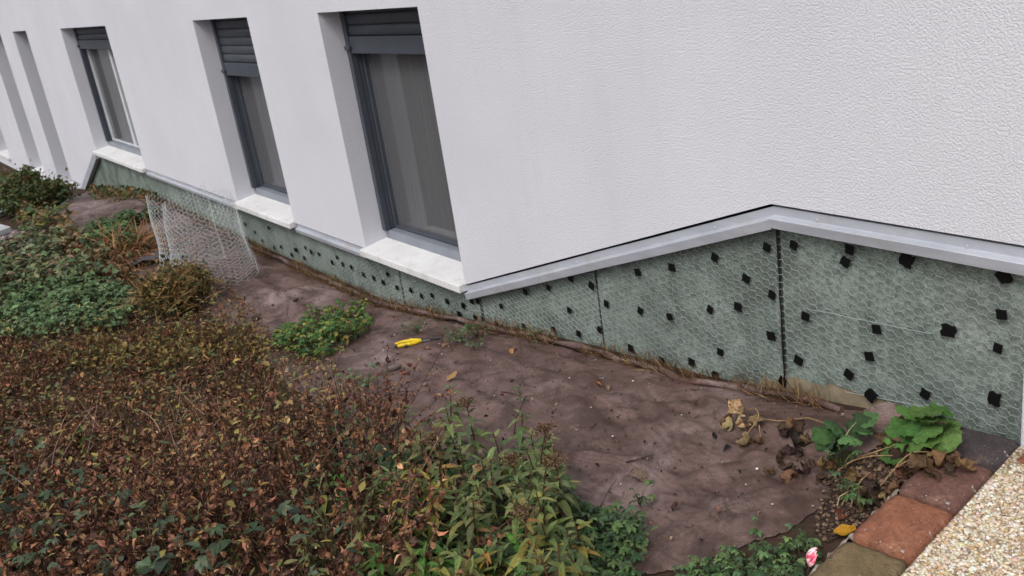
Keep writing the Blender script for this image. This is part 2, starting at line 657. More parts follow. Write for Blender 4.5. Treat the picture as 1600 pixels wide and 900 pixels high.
mt, n, b = new_mat('aggregate_base', 0.9, 0.2)
tc = n.nodes.new('ShaderNodeTexCoord')
vor = n.nodes.new('ShaderNodeTexVoronoi')
vor.inputs['Scale'].default_value = 140
n.links.new(tc.outputs['Object'], vor.inputs['Vector'])
sc_ = n.nodes.new('ShaderNodeSeparateColor')
n.links.new(vor.outputs['Color'], sc_.inputs[0])
c = ramp(n, sc_.outputs[0], [(0.0, lin(120, 98, 76)), (0.3, lin(168, 150, 124)), (0.7, lin(196, 180, 156)), (1.0, lin(214, 206, 192))])
c = mixc(n, ramp(n, vor.outputs['Distance'], [(0.3, grey(0)), (0.7, grey(.7))]), c, lin(120, 102, 82))
n.links.new(c, b.inputs['Base Color'])
inv = ramp(n, vor.outputs['Distance'], [(0.0, grey(1)), (0.7, grey(0))])
bump(n, b, inv, 0.8, 0.005)
M['agg'] = mt

mt, n, b = new_mat('mortar', 0.95, 0.1)
c = ramp(n, tex_noise(n, 30, 6, .6), [(0.3, lin(128, 118, 106)), (0.7, lin(182, 174, 162))])
n.links.new(c, b.inputs['Base Color'])
bump(n, b, tex_noise(n, 110, 5, .7), 0.9, 0.006)
M['mortar'] = mt


def plain(name, rgb, rough=.5, metal=0.0, spec=.4, var=.12, sc=25):
    mt, n, b = new_mat(name, rough, spec, metal)
    lc = np.array(lin(*rgb))
    n.links.new(ramp(n, tex_noise(n, sc, 4), [(0.3, tuple(lc * (1 - var))), (0.7, tuple(np.minimum(1, lc * (1 + var))))]), b.inputs['Base Color'])
    return mt


M['yellow'] = plain('yellow_plastic', (212, 180, 24), .45, 0, .4, .3, 60)
M['blackplastic'] = plain('black_plastic', (24, 24, 26), .45)
M['steel'] = plain('tool_steel', (120, 122, 126), .38, .8)
M['steel_dark'] = plain('dark_steel', (40, 42, 42), .5, .5)
M['sheetplastic'] = plain('dark_plastic_sheet', (66, 66, 72), .35, 0, .5, .3, 8)
M['sealant'] = plain('black_sealant', (16, 15, 15), .6)

# ================================================================== SETTING
# bed of soil: one sheet, fine near the house, coarse out to the horizon
xs = np.concatenate([[-400, -200, -100, -60, -40, -30, -24], np.arange(-20, -9, .25), np.arange(-9, -1.13, .05), [-1.1, -.9, -.5, 0, 1, 2, 4, 8, 16, 40, 100, 200, 400]])
ys = np.concatenate([[-400, -200, -100, -50, -25, -14, -9, -7, -6, -5], np.arange(-4.4, 0.051, .05), [.2]])
gv = [(x, y, H(x, y) if abs(x) < 100 and y > -100 else H(max(-60, min(60, x)), -40)) for x in xs for y in ys]
ny = len(ys)
gf = [(i * ny + j, (i + 1) * ny + j, (i + 1) * ny + j + 1, i * ny + j + 1) for i in range(len(xs) - 1) for j in range(ny - 1)]
a = Acc()
a.add(gv, gf)
ground = tag(a.build('ground', M['soil'], smooth=True), 'dark brown soil of the planting bed', kind='structure')


def brick_right(y):      # path side edge of the brick edging
    return -1.066 - 0.128 * y


# exposed aggregate path
a = Acc()
yy = np.linspace(-6, 0.0, 25)
pv, pf = [], []
for y in yy:
    for x in (brick_right(y) + 0.002, -0.4, 1.5, 4.0):
        pv.append((x, y, -0.006))
for i in range(len(yy) - 1):
    for j in range(3):
        q = i * 4 + j
        pf.append((q, q + 1, q + 5, q + 4))
a.add(pv, pf)
for i in range(len(yy) - 1):      # the edge going down
    p, q = pv[i * 4], pv[(i + 1) * 4]
    a.add([p, q, (q[0], q[1], -.12), (p[0], p[1], -.12)], [(0, 1, 2, 3)])
path = tag(a.build('path', M['agg']), 'beige exposed aggregate path beside the brick edging', kind='structure')
# real pebbles on it, within sight
t_ = (1 + 5 ** .5) / 2
iv = np.array([(-1, t_, 0), (1, t_, 0), (-1, -t_, 0), (1, -t_, 0), (0, -1, t_), (0, 1, t_), (0, -1, -t_), (0, 1, -t_), (t_, 0, -1), (t_, 0, 1), (-t_, 0, -1), (-t_, 0, 1)], float) / math.sqrt(1 + t_ * t_)
ifc = np.array([(0, 11, 5), (0, 5, 1), (0, 1, 7), (0, 7, 10), (0, 10, 11), (1, 5, 9), (5, 11, 4), (11, 10, 2), (10, 7, 6), (7, 1, 8), (3, 9, 4), (3, 4, 2), (3, 2, 6), (3, 6, 8), (3, 8, 9), (4, 9, 5), (2, 4, 11), (6, 2, 10), (8, 6, 7), (9, 8, 1)])
k = 20000
py_ = -1.0 + 0.915 * rng.random(k)
px_ = brick_right(py_) + 0.006 + 0.55 * rng.random(k)
rot = frames(rdirs(k, -.3, .3), rng.random(k) * .6)
sc = 0.0033 * np.exp(.28 * rng.normal(size=(k, 1))) * np.array([[1.25, 1.0, .75]]) * (1 + .15 * rng.normal(size=(k, 3)))
pc = pick([(206, 192, 170), (220, 212, 198), (192, 170, 140), (230, 225, 216), (168, 144, 116), (196, 154, 108), (150, 138, 126), (212, 198, 175)], k, .08, [5, 4, 4, 2, 2, 1, .8, 4])
a = Acc()
a.inst(iv, ifc, np.stack([px_, py_, -.0062 + .0022 * rng.random(k)], 1), rot, sc, pc)
peb = tag(a.build('path_pebbles', M['pebble'], path, smooth=True), 'small beige and white pebbles of the exposed aggregate path', kind='stuff')

# ------------------------------------------------------------------ edging bricks
ang = math.atan(0.128)


def paver(name, cx, cy, lx, ly, col, seed, z=0.0, rot=ang):
    r_ = random.Random(seed)
    a = Acc()
    nx, ny_ = 9, 12
    V = []
    for i in range(nx):
        for j in range(ny_):
            u, v = i / (nx - 1) * 2 - 1, j / (ny_ - 1) * 2 - 1
            e = min(1 - abs(u), (1 - abs(v)) * ly / lx) * lx / 2
            zz = -0.010 * max(0, 1 - e / 0.009) ** 2 + 0.0022 * noise.noise((u * 3 + seed, v * 3, seed * 1.7))
            wob = 0.0035 * noise.noise((u * 5 + seed * 3, v * 5, 1.0))
            cr = 0.006 * max(0, abs(u) + abs(v) - 1.75) * 4
            V.append((u * (lx / 2 - cr) + wob, v * (ly / 2 - cr) + wob, zz))
    F = [(i * ny_ + j, (i + 1) * ny_ + j, (i + 1) * ny_ + j + 1, i * ny_ + j + 1) for i in range(nx - 1) for j in range(ny_ - 1)]
    rim = [i * ny_ for i in range(nx)] + [(nx - 1) * ny_ + j for j in range(1, ny_)] + [i * ny_ + ny_ - 1 for i in range(nx - 2, -1, -1)] + [j for j in range(ny_ - 2, 0, -1)]
    base = len(V)
    V += [(V[q][0], V[q][1], -0.075) for q in rim]
    kk = len(rim)
    a.add(V, F + [(rim[q], base + q, base + (q + 1) % kk, rim[(q + 1) % kk]) for q in range(kk)])
    o = a.build(name, M['paver'], smooth=True)
    o.location = (cx, cy, z)
    o.rotation_euler = (r_.uniform(-.012, .012), r_.uniform(-.015, .015), rot + r_.uniform(-.02, .02))
    o.color = (*col, 1)
    return o


grp = 'edging bricks beside the path'


def bc(y):
    return brick_right(y) - 0.0745


for nm, y0, y1, col, lab, sd_ in (
        ('olive', -.785, -.572, lin(118, 101, 74), 'olive brown edging brick at the bottom edge, nearest the pink petal', 1),
        ('brown', -.562, -.355, lin(144, 94, 72), 'orange brown edging brick between the olive and the dark red one', 2),
        ('red', -.348, -.140, lin(112, 80, 72), 'dark reddish brown edging brick partly under withered leaves', 3),
        ('slate', -.132, .012, lin(74, 66, 68), 'dark slate purple edging brick with white specks against the green boards', 4)):
    yc = (y0 + y1) / 2
    o = paver('edging_brick', bc(yc), yc, .146, y1 - y0, col, sd_, .002)
    tag(o, lab, 'brick', grp)
o = paver('edging_brick', -.945, -.03, .20, .085, lin(150, 96, 70), 5, .001, .0)
tag(o, 'orange edging brick at the right edge beside the slate purple brick', 'brick', grp)

# mortar haunch on the bed side of the bricks
a = Acc()
mv, mf = [], []
mm_ = 110
for i in range(mm_):
    y = -.95 + i / (mm_ - 1) * .86
    xe = brick_right(y) - .150
    wd = .020 + .03 * (noise.noise((y * 11, 2, 0)) + .1)
    for q, (t, dz) in enumerate(((0.006, -.010), (-.5, -.014), (-1.0, -.03), (-1.5, -.11))):
        mv.append((xe + t * wd * (1 if q else .2) + .006 * noise.noise((y * 40, q, 5)), y, dz + .024 * noise.noise((y * 34, q * 2.2, 9)) - .016))
for i in range(mm_ - 1):
    for q in range(3):
        z_ = i * 4 + q
        mf.append((z_, z_ + 4, z_ + 5, z_ + 1))
a.add(mv, mf)
tag(a.build('mortar_haunch', M['mortar'], smooth=True), 'strip of rough whitish mortar along the bed side of the edging bricks', 'mortar')

# ================================================================== BUILDING
bld = tag(empty('building', (-5, 0, -.4)), 'white rendered house wall with grey framed windows above a green boarded base', 'building')
BO = Vector((-5, 0, -.4))


def part(acc, name, mat, parent=None, smooth=False):
    """child of the building, or of one of its parts, in world coordinates"""
    o = acc.build(name, mat, parent if parent is not None else bld, smooth)
    o.location = (-BO[0], -BO[1], -BO[2]) if parent is None else (0, 0, 0)
    return o


HEAD, SILL = 1.128, -.100
LOWSILL = -.812
WINS = [('w3', -4.612, -3.622, SILL), ('w2', -6.558, -5.578, SILL), ('w1', -10.69, -8.88, SILL), ('n1', -13.46, -12.575, LOWSILL), ('n2', -15.48, -14.43, LOWSILL), ('n3', -18.4, -17.3, LOWSILL)]
WB = [(-40, -1.6), (-12.55, -1.6), (-12.47, -.85), (-10.76, -.125), (-3.62, -.118), (-1.804, .518), (6, .518)]   # lower edge of the render


def wb(x):
    return float(np.interp(x, [p[0] for p in WB], [p[1] for p in WB]))


TOP = 7.0
DEPTH = .165
brk = sorted(set([p[0] for p in WB] + [q for wn in WINS for q in wn[1:3]] + list(np.arange(-3.4, -1.9, .25))))
a = Acc()
for x0, x1 in zip(brk[:-1], brk[1:]):
    op = [wn for wn in WINS if wn[1] <= x0 + 1e-6 and wn[2] >= x1 - 1e-6]
    e0, e1 = wb(x0 + 1e-5), wb(x1 - 1e-5)
    if op:
        a.add([(x0, 0, HEAD), (x1, 0, HEAD), (x1, 0, TOP), (x0, 0, TOP)], [(0, 1, 2, 3)])
        s = op[0][3] - .05
        if s > min(e0, e1):
            a.add([(x0, 0, e0), (x1, 0, e1), (x1, 0, s), (x0, 0, s)], [(0, 1, 2, 3)])
    else:
        a.add([(x0, 0, e0), (x1, 0, e1), (x1, 0, TOP), (x0, 0, TOP)], [(0, 1, 2, 3)])
    a.add([(x0, 0, e0), (x0, .06, e0), (x1, .06, e1), (x1, 0, e1)], [(0, 1, 2, 3)])      # underside of the render
for nm, x0, x1, s in WINS:
    s -= .05
    a.add([(x0, 0, s), (x0, 0, HEAD), (x0, DEPTH + .2, HEAD), (x0, DEPTH + .2, s)], [(0, 1, 2, 3)])
    a.add([(x1, 0, s), (x1, DEPTH + .2, s), (x1, DEPTH + .2, HEAD), (x1, 0, HEAD)], [(0, 1, 2, 3)])
    a.add([(x0, 0, HEAD), (x1, 0, HEAD), (x1, DEPTH + .2, HEAD), (x0, DEPTH + .2, HEAD)], [(0, 1, 2, 3)])
# right hand end of the base and roof slab so that the house is closed
part(a, 'wall', M['plaster'])
a = Acc()
a.box(-40, 6, .30, 6, TOP - .02, TOP + .15)
part(a, 'roof', M['plaster'])
a = Acc()
a.box(-1.066, 6, .004, .034, -.3, .20)
bevel(part(a, 'wall_base', M['plaster']), .006)


def win(nm, x0, x1, s, shut, slats):
    yf = DEPTH if s == SILL else DEPTH + .06
    # frame with the light grey lower rail
    a = Acc()
    fw = .036
    a.box(x0, x0 + fw, yf - .01, yf + .06, s + .055, HEAD)
    a.box(x1 - fw, x1, yf - .01, yf + .06, s + .055, HEAD)
    a.box(x0 + fw, x1 - fw, yf - .008, yf + .06, HEAD - .06, HEAD)
    fr_ = bevel(part(a, 'window', M['frame']), .006)
    sub = lambda acc, name, mat, smooth=False: part(acc, name, mat, fr_, smooth)
    a = Acc()
    a.box(x0 + .001, x1 - .001, yf - .03, yf + .06, s - .012, s + .052)
    bevel(sub(a, 'lower_rail', M['frame_light']), .008)
    # sash
    a = Acc()
    g = .022
    X0, X1, Z0, Z1 = x0 + fw + .002, x1 - fw - .002, s + .056, HEAD - .062
    wh = M['frame_white'] if nm == 'w1' else M['frame']
    a.box(X0, X0 + g * .6, yf + .012, yf + .055, Z0, Z1)
    a.box(X1 - g * .6, X1, yf + .012, yf + .055, Z0, Z1)
    a.box(X0 + g * .6, X1 - g * .6, yf + .014, yf + .055, Z0, Z0 + g * .6)
    a.box(X0 + g * .6, X1 - g * .6, yf + .014, yf + .055, Z1 - g * .6, Z1)
    if nm == 'w1':
        xm = (X0 + X1) / 2
        a.box(xm - .03, xm + .03, yf + .016, yf + .05, Z0 + g * .6, Z1 - g * .6)
    bevel(sub(a, 'sash', wh), .004)
    a = Acc()
    a.add([(X0, yf + .035, Z0), (X1, yf + .035, Z0), (X1, yf + .035, Z1), (X0, yf + .035, Z1)], [(0, 1, 2, 3)])
    sub(a, 'pane', M['glass'])
    # guide rails of the shutter
    for xg in (x0 + .0015, x1 - .0385):
        a = Acc()
        a.box(xg, xg + .037, yf - .048, yf - .0115, s + .054, HEAD - .001)
        bevel(sub(a, 'guide_rail', M['frame']), .003)
    # shutter: curved slats and end bar
    zb_ = shut
    a = Acc()
    a.box(x0 + .042, x1 - .042, yf - .044, yf - .022, zb_, zb_ + .085)
    bevel(sub(a, 'end_bar', M['slat']), .004)
    a = Acc()
    a.box(x0 + .006, x0 + .06, yf - .062, yf - .046, zb_ + .02, zb_ + .04)
    bevel(sub(a, 'end_stop', M['frame']), .004)
    z = zb_ + .087
    sv_ = []
    for q in range(7):
        tq = q / 6
        sv_.append((yf - .030 - .005 * math.sin(math.pi * tq), tq * .052))
    sl = Acc()
    V = [(x0 + .042, y, zz) for y, zz in sv_] + [(x1 - .042, y, zz) for y, zz in sv_]
    V += [(x0 + .042, yf - .020, .052), (x1 - .042, yf - .020, .052), (x0 + .042, yf - .020, 0), (x1 - .042, yf - .020, 0)]
    sl.add(V, [(i, i + 7, i + 8, i + 1) for i in range(6)] + [(14, 6, 13, 15), (0, 16, 17, 7), (16, 14, 15, 17)])
    me = sl.mesh('slat', [M['slat']], True)
    while z < HEAD - .005:
        o = link('slat', me, fr_)
        o.location = (0, 0, z)
        z += .0545
    # curtain and dark room
    a = Acc()
    xx = np.linspace(x0 - .1, x1 + .1, 160)
    V, F = [], []
    for i, x in enumerate(xx):
        y = yf + .17 + .02 * math.sin(x * 55) + .025 * math.sin(x * 23 + 1.3) + .02 * noise.noise((x * 9, 0, 0))
        V += [(x, y, s - .1), (x, y + .01, HEAD + .1)]
    F = [(2 * i, 2 * i + 2, 2 * i + 3, 2 * i + 1) for i in range(len(xx) - 1)]
    a.add(V, F)
    sub(a, 'curtain', M['curtain'], True)
    a = Acc()
    V = [(x, y, z) for x in (x0 - .15, x1 + .15) for y in (yf + .062, yf + 1.2) for z in (s - .3, HEAD + .3)]
    a.add(V, [(0, 2, 3, 1), (4, 5, 7, 6), (2, 6, 7, 3), (0, 4, 6, 2), (1, 3, 7, 5)])
    sub(a, 'room', M['room'])
    # sill slab with a slight fall, proud of the facade
    a = Acc()
    ex = .012 if s == SILL else 0.0
    prj = -.036
    zt, zf = s + .006, s - .016
    V = []
    for x in (x0 - ex, x1 - .002 + (.0 if s == SILL else 0)):
        V += [(x, yf - .031, zt), (x, prj, zf), (x, prj, zf - .037), (x, yf - .031, zf - .037)]
    a.add(V, [(0, 1, 5, 4), (1, 2, 6, 5), (0, 3, 2, 1), (4, 5, 6, 7), (2, 3, 7, 6)])
    o = bevel(part(a, 'window_sill', M['sill'], fr_), .004)
    return fr_


win('w3', *WINS[0][1:], .905, 4)
win('w2', *WINS[1][1:], .745, 6)
win('w1', *WINS[2][1:], .905, 4)
win('n1', *WINS[3][1:], .905, 4)
win('n2', *WINS[4][1:], .905, 4)
win('n3', *WINS[5][1:], .905, 4)

# aluminium drip profile under the render
PROF = [(.034, -.011), (.008, -.009), (.0075, -.034), (.005, -.036), (-.011, -.040), (-.0125, -.042), (-.007, -.071), (-.005, -.0725), (.028, -.0725)]


def profile(p0, p1, cut0=None, cut1=None, screws=0, sc=1.0):
    """drip profile from p0 to p1 (x, z of the render edge); the ends are cut upright"""
    a = Acc()
    V = []
    nseg = max(2, int(abs(p1[0] - p0[0]) / .25))
    ang_ = math.atan2(p1[1] - p0[1], p1[0] - p0[0])
    kx = 1 / math.cos(ang_) if abs(ang_) < 1 else 1.0
    for i in range(nseg + 1):
        t = i / nseg
        x = p0[0] + (p1[0] - p0[0]) * t
        z = p0[1] + (p1[1] - p0[1]) * t + (.002 * noise.noise((x * 2.1, 0, 4)) if 0 < i < nseg else 0)
        V += [(x, y, z + dz * kx * sc) for y, dz in PROF]
    k_ = len(PROF)
    F = [(i * k_ + j, i * k_ + j + 1, (i + 1) * k_ + j + 1, (i + 1) * k_ + j) for i in range(nseg) for j in range(k_ - 1)]
    a.add(V, F)
    a.add([V[j] for j in range(k_)], [tuple(range(k_))])
    a.add([V[-k_ + j] for j in range(k_)], [tuple(range(k_))[::-1]])
    o = part(a, 'drip_profile', M['alu'])
    for q in range(screws):
        t = (q + .35) / screws
        x = p0[0] + (p1[0] - p0[0]) * t
        z = p0[1] + (p1[1] - p0[1]) * t - .030
        s_ = Acc()
        an = np.arange(8) * math.pi / 4
        ring = [(x + .0055 * math.cos(t2), .0085, z + .006 * math.sin(t2)) for t2 in an]
        ring2 = [(x + .004 * math.cos(t2), .0055, z + .004 * math.sin(t2)) for t2 in an]
        s_.add(ring + ring2, [(i, (i + 1) % 8, 8 + (i + 1) % 8, 8 + i) for i in range(8)])
        s_.add(ring2, [tuple(range(8))])
        part(s_, 'screw', M['alu'], o)
    return o


APX = (-1.804, .518)
profile(APX, (3.0, .518), screws=11)
profile((-3.622, -.118), APX, screws=5)
profile((-5.560, -.120), (-4.630, -.120), screws=2, sc=.8)
profile((-8.865, -.122), (-6.575, -.122), screws=4, sc=.8)
# sloping profile at the far end
a = Acc()
p0, p1 = (-12.47, -.85), (-10.76, -.125)
V = []
for x, z in (p0, p1):
    V += [(x, .03, z + .01), (x, -.002, z + .01), (x, -.014, z), (x, -.014, z - .085), (x, .028, z - .085)]
a.add(V, [(0, 1, 6, 5), (1, 2, 7, 6), (2, 3, 8, 7), (3, 4, 9, 8), (5, 6, 7, 8, 9)][:4])
a.add(V[5:], [(0, 1, 2, 3, 4)])
part(a, 'drip_profile', M['alu'])

# green insulation boards of the base, one by one
YP = .036
J = [-.60, -1.812, -2.690, -3.566, -4.335, -5.155, -6.01, -6.87, -7.72, -8.6, -9.45, -10.3, -11.2, -12.5]
for i in range(len(J) - 1):
    x1, x0 = J[i] - .003, J[i + 1] + .003
    a = Acc()
    nx, nz = 16, 6
    V = []
    ztop = lambda x: wb(x) - .03
    off = random.Random(i).uniform(-.003, .003)
    for ix in range(nx + 1):
        x = x0 + (x1 - x0) * ix / nx
        zb2 = (-.028 + .010 * noise.noise((x * 6, 1, 1))) if x > -1.66 and i == 0 else H(x, 0) - .15
        zt = ztop(x)
        for iz in range(nz + 1):
            z = zb2 + (zt - zb2) * iz / nz
            V.append((x, YP + off + .003 * noise.noise((x * 3, z * 3, i)), z))
    F = [(ix * (nz + 1) + iz, (ix + 1) * (nz + 1) + iz, (ix + 1) * (nz + 1) + iz + 1, ix * (nz + 1) + iz + 1) for ix in range(nx) for iz in range(nz)]
    k0 = len(V)
    V += [(x0, YP + .04, V[0][2]), (x0, YP + .04, V[nz][2]), (x1, YP + .04, V[nx * (nz + 1)][2]), (x1, YP + .04, V[-1][2])]
    F += [(0, nz, k0 + 1, k0), (nx * (nz + 1), k0 + 2, k0 + 3, nx * (nz + 1) + nz), (k0, k0 + 2, nx * (nz + 1), 0)]
    a.add(V, F)
    part(a, 'insulation_board', M['board'], smooth=False)
a = Acc()
JB = sorted(J + [-3.62, 3.0])
for x0, x1 in zip(JB[:-1], JB[1:]):
    V = [(x, y, z) for x in (x0, x1) for y in (YP + .041, YP + .1) for z in (-1.6 if x0 < -1.07 else .44, wb(x) + (.015 if x > -3.6 else -.06))]
    a.add(V, [(0, 1, 3, 2), (4, 6, 7, 5), (0, 4, 5, 1), (2, 3, 7, 6), (0, 2, 6, 4), (1, 5, 7, 3)])
part(a, 'board_backing', M['sealant'])
a = Acc()
fx = np.linspace(-1.9, -1.07, 40)
V = []
for x in fx:
    V += [(x, YP + .006 + .006 * noise.noise((x * 14, 0, 2)), -.022), (x, YP - .002 + .008 * noise.noise((x * 11, 3, 2)), -.07), (x, YP - .012, -.2)]
a.add(V, [(3 * i + j, 3 * i + 3 + j, 3 * i + 4 + j, 3 * i + 1 + j) for i in range(39) for j in range(2)])
part(a, 'footing', M['concrete'], smooth=True)
# black sealant bleeding from the board joints
for xj, zt, zb_, r0 in ((-1.812, .43, -.09, .0032), (-2.690, .13, -.18, .0024), (-3.566, -.19, -.29, .0024), (-4.335, -.21, -.41, .002)):
    a = Acc()
    zz = np.linspace(zt, zb_, 26)
    pts = [(xj + .002 * noise.noise((z * 30, xj, 0)), YP - .0075, z) for z in zz]
    rr = [r0 * (.75 + 1.0 * abs(noise.noise((z * 9, xj, 3)))) for z in zz]
    a.tube(pts, rr, 6)
    part(a, 'joint_sealant', M['sealant'], smooth=True)

# ================================================================== CHICKEN WIRE
PX_, PZ_, FL = .0285, .0245, .0185      # column pitch, row pitch, twisted length


def hexnet(acc, fn, ncol, nrow, keep=None, r=.00085, thin=.36):
    """hexagonal netting mapped by fn(s, t)"""
    segs, rads = [], []
    for i in range(ncol):
        for j in range(nrow):
            s0, t0 = i * PX_, j * PZ_ + (i % 2) * PZ_ / 2
            jit = lambda: random.uniform(-.0022, .0022)
            segs.append(((s0 - FL / 2, t0), (s0 + FL / 2, t0)))
            rads.append(r * 1.45)
            for d in (-1, 1):
                segs.append(((s0 + FL / 2, t0), (s0 + PX_ - FL / 2, t0 + d * PZ_ / 2)))
                rads.append(r * (1.1 if d < 0 else thin))
    ca = {}

    def P(st):
        kx_ = (round(st[0], 5), round(st[1], 5))
        if kx_ not in ca:
            ca[kx_] = fn(*st)
        return ca[kx_]
    A_, B_, R_ = [], [], []
    for (s0, s1), r_ in zip(segs, rads):
        p, q = P(s0), P(s1)
        if keep is None or (keep(p) and keep(q)):
            A_.append(p)
            B_.append(q)
            R_.append(r_)
    A_, B_, R_ = np.array(A_), np.array(B_), np.array(R_)
    d = B_ - A_
    ln = np.linalg.norm(d, axis=1)
    rot = frames(d)
    an = np.array([0.5, 2.6, 4.7])
    tv = np.array([(x, math.cos(q), math.sin(q)) for x in (-.02, 1.02) for q in an])
    tf = np.array([(0, 1, 4, 3), (1, 2, 5, 4), (2, 0, 3, 5)])
    acc.inst(tv, tf, A_, rot, np.stack([ln, R_, R_], 1), np.full((len(A_), 3), .6))


wire = tag(empty('chicken_wire', (-1.1, YP - .01, 0)), 'hexagonal wire netting pinned over the green boards with black pads', 'wire netting')
WO = np.array([-1.1, YP - .01, 0])


def wall_net(s, t):
    x, z = -1.068 - s, .46 - t
    x2 = x + .004 * noise.noise((x * 5, z * 5, 0)) + .0015 * noise.noise((x * 40, z * 40, 2))
    z2 = z + .010 * noise.noise((x * 3, z * 3, 8)) + .002 * noise.noise((x * 40, z * 40, 5)) - (.012 * math.sin(x * 2) if x < -1.8 else 0)
    y = YP - .005 - .003 * (1 + noise.noise((x * 6, z * 6, 4)))
    return (x2 - WO[0], y - WO[1], z2 - WO[2])


a = Acc()
hexnet(a, wall_net, 215, 39, lambda p: p[2] + WO[2] < wb(p[0] + WO[0]) - .075 and p[2] > max(H(p[0] + WO[0], 0) + .012, -.07 if p[0] + WO[0] < -1.8 else -.03) - (1 if p[0] + WO[0] < -1.8 else 0) and p[2] > H(p[0] + WO[0], 0) + .02)
a.build('netting', M['wire'], wire)
# straight selvedge wires where two widths overlap
for (u0, v0), (u1, v1) in (((1255, 481), (1455, 522)), ((1320, 612), (1470, 640)), ((720, 480), (860, 515))):
    p, q = WP(u0, v0, YP - .012), WP(u1, v1, YP - .012)
    tt = np.linspace(0, 1, 14)
    a = Acc()
    a.tube([p + (q - p) * t + np.array([0, 0, .004 * noise.noise((t * 6, u0, 0))]) - WO for t in tt], .0008, 4)
    a.build('selvedge_wire', M['wire'], wire)

pads = []
for x, y in ((65, 470), (47, 505), (98, 452), (122, 452), (112, 518), (145, 528), (200, 545), (220, 472), (320, 413), (313, 553), (415, 396), (507, 357), (502, 489), (436, 569), (541, 586), (593, 387), (655, 462), (627, 569), (785, 332), (795, 491), (757, 647), (884, 697), (925, 312), (917, 516), (1008, 704), (1103, 270), (1084, 486), (1106, 757), (1126, 661), (1200, 475), (1233, 358), (1318, 228), (1340, 425), (1337, 595), (1383, 780)):
    pads.append((700 + x / 2.647, 300 + y / 2.647))
for x, y in ((214, 197), (405, 258), (420, 213), (632, 252), (992, 315), (983, 453), (787, 515), (970, 578), (257, 460), (521, 508), (494, 608), (231, 623), (418, 675), (500, 752), (700, 747), (957, 765)):
    pads.append((1150 + x / 2.369, 300 + y / 2.369))
for x, y in ((30, 108), (85, 140), (118, 137), (168, 174), (192, 152), (226, 189), (232, 142), (258, 160), (296, 172), (357, 210), (380, 186), (407, 219), (447, 232), (504, 267), (551, 283), (596, 303), (616, 264), (661, 328), (726, 340), (776, 367), (825, 364), (895, 392), (952, 452), (972, 414)):
    pads.append((400 + x / 3, 340 + y / 3))
for x, y in ((193, 657), (195, 697), (222, 680), (262, 667), (340, 732)):
    pads.append((280 + x / 1.875, y / 1.875))
pm = []
for s in range(5):
    a = Acc()
    r_ = random.Random(s + 40)
    ring = []
    npt = 12
    for i in range(npt):
        t = i / npt * 4
        q, f_ = int(t), t - int(t)
        cs = [(-1, -1), (1, -1), (1, 1), (-1, 1), (-1, -1)]
        rag = .06 if s < 3 else .22
        ring.append(((cs[q][0] * (1 - f_) + cs[q + 1][0] * f_) * (1 + r_.uniform(-rag, rag)), (cs[q][1] * (1 - f_) + cs[q + 1][1] * f_) * (1 + r_.uniform(-rag, rag))))
    V = [(x * .5, 0, z * .5) for x, z in ring] + [(x * .47, -1, z * .47) for x, z in ring]
    a.add(V, [(i, (i + 1) % npt, npt + (i + 1) % npt, npt + i) for i in range(npt)])
    a.add(V[npt:], [tuple(range(npt))])
    pm.append(a.mesh('fixing_pad', [M['rubber']]))
RAG = {(632, 252), (992, 315), (787, 515), (500, 752), (957, 765)}
ragpx = [(1150 + x / 2.369, 300 + y / 2.369) for x, y in RAG]
for i, (u, v) in enumerate(pads):
    p = WP(u, v, YP - .0105) - WO
    rag = any(abs(u - a_) + abs(v - b_) < 1 for a_, b_ in ragpx)
    s = (.037 if rag else random.uniform(.025, .030)) * (.92 if u < 900 else 1)
    mw = Matrix.Translation(p) @ Matrix.Rotation(random.choice([.05, -.12, .18, .3, -.2, .1, .45]) if not rag else random.random(), 4, 'Y') @ Matrix.Diagonal((s * random.uniform(.85, 1.1), .0035, s, 1))
    link('fixing_pad', pm[(3 + i % 2) if rag else i % 3], wire, mw)

# ================================================================== LANDSCAPE FABRIC
FABPX = [(1405, 648), (1398, 690), (1345, 712), (1300, 742), (1288, 790), (1225, 836), (1140, 862), (1080, 884), (1010, 900), (930, 905), (850, 880), (760, 820), (640, 740), (560, 690), (460, 610), (370, 540), (320, 480), (225, 440), (160, 390), (60, 340)]
fab = gpoly(FABPX) + [(-11.5, -.06), (-9, -.05), (-6.5, -.05), (-4, -.05), (-2.6, -.04), (-1.9, -.03), (-1.62, -.02)]
CREASE = [((1000, 640), (1110, 690), (1230, 745), .010, .035), ((900, 660), (1010, 650), (1100, 640), .008, .05), ((760, 560), (860, 600), (960, 690), .009, .05), ((600, 560), (690, 590), (760, 640), .010, .05), ((1090, 760), (1180, 730), (1290, 735), .012, .05), ((430, 470), (500, 450), (590, 470), .012, .08), ((390, 440), (440, 470), (480, 500), .012, .07), ((1060, 600), (1150, 660), (1270, 690), .008, .04), ((880, 720), (1000, 730), (1130, 800), .009, .04), ((1050, 850), (1130, 800), (1220, 780), .007, .04)]
CR = [([np.array(G(*q)[:2]) for q in cr[:3]], cr[3], cr[4]) for cr in CREASE]


def seg_d(p, a_, b_):
    ab = b_ - a_
    t = np.clip(((p - a_) @ ab) / (ab @ ab), 0, 1)
    return np.linalg.norm(p - (a_ + t[:, None] * ab), axis=1)


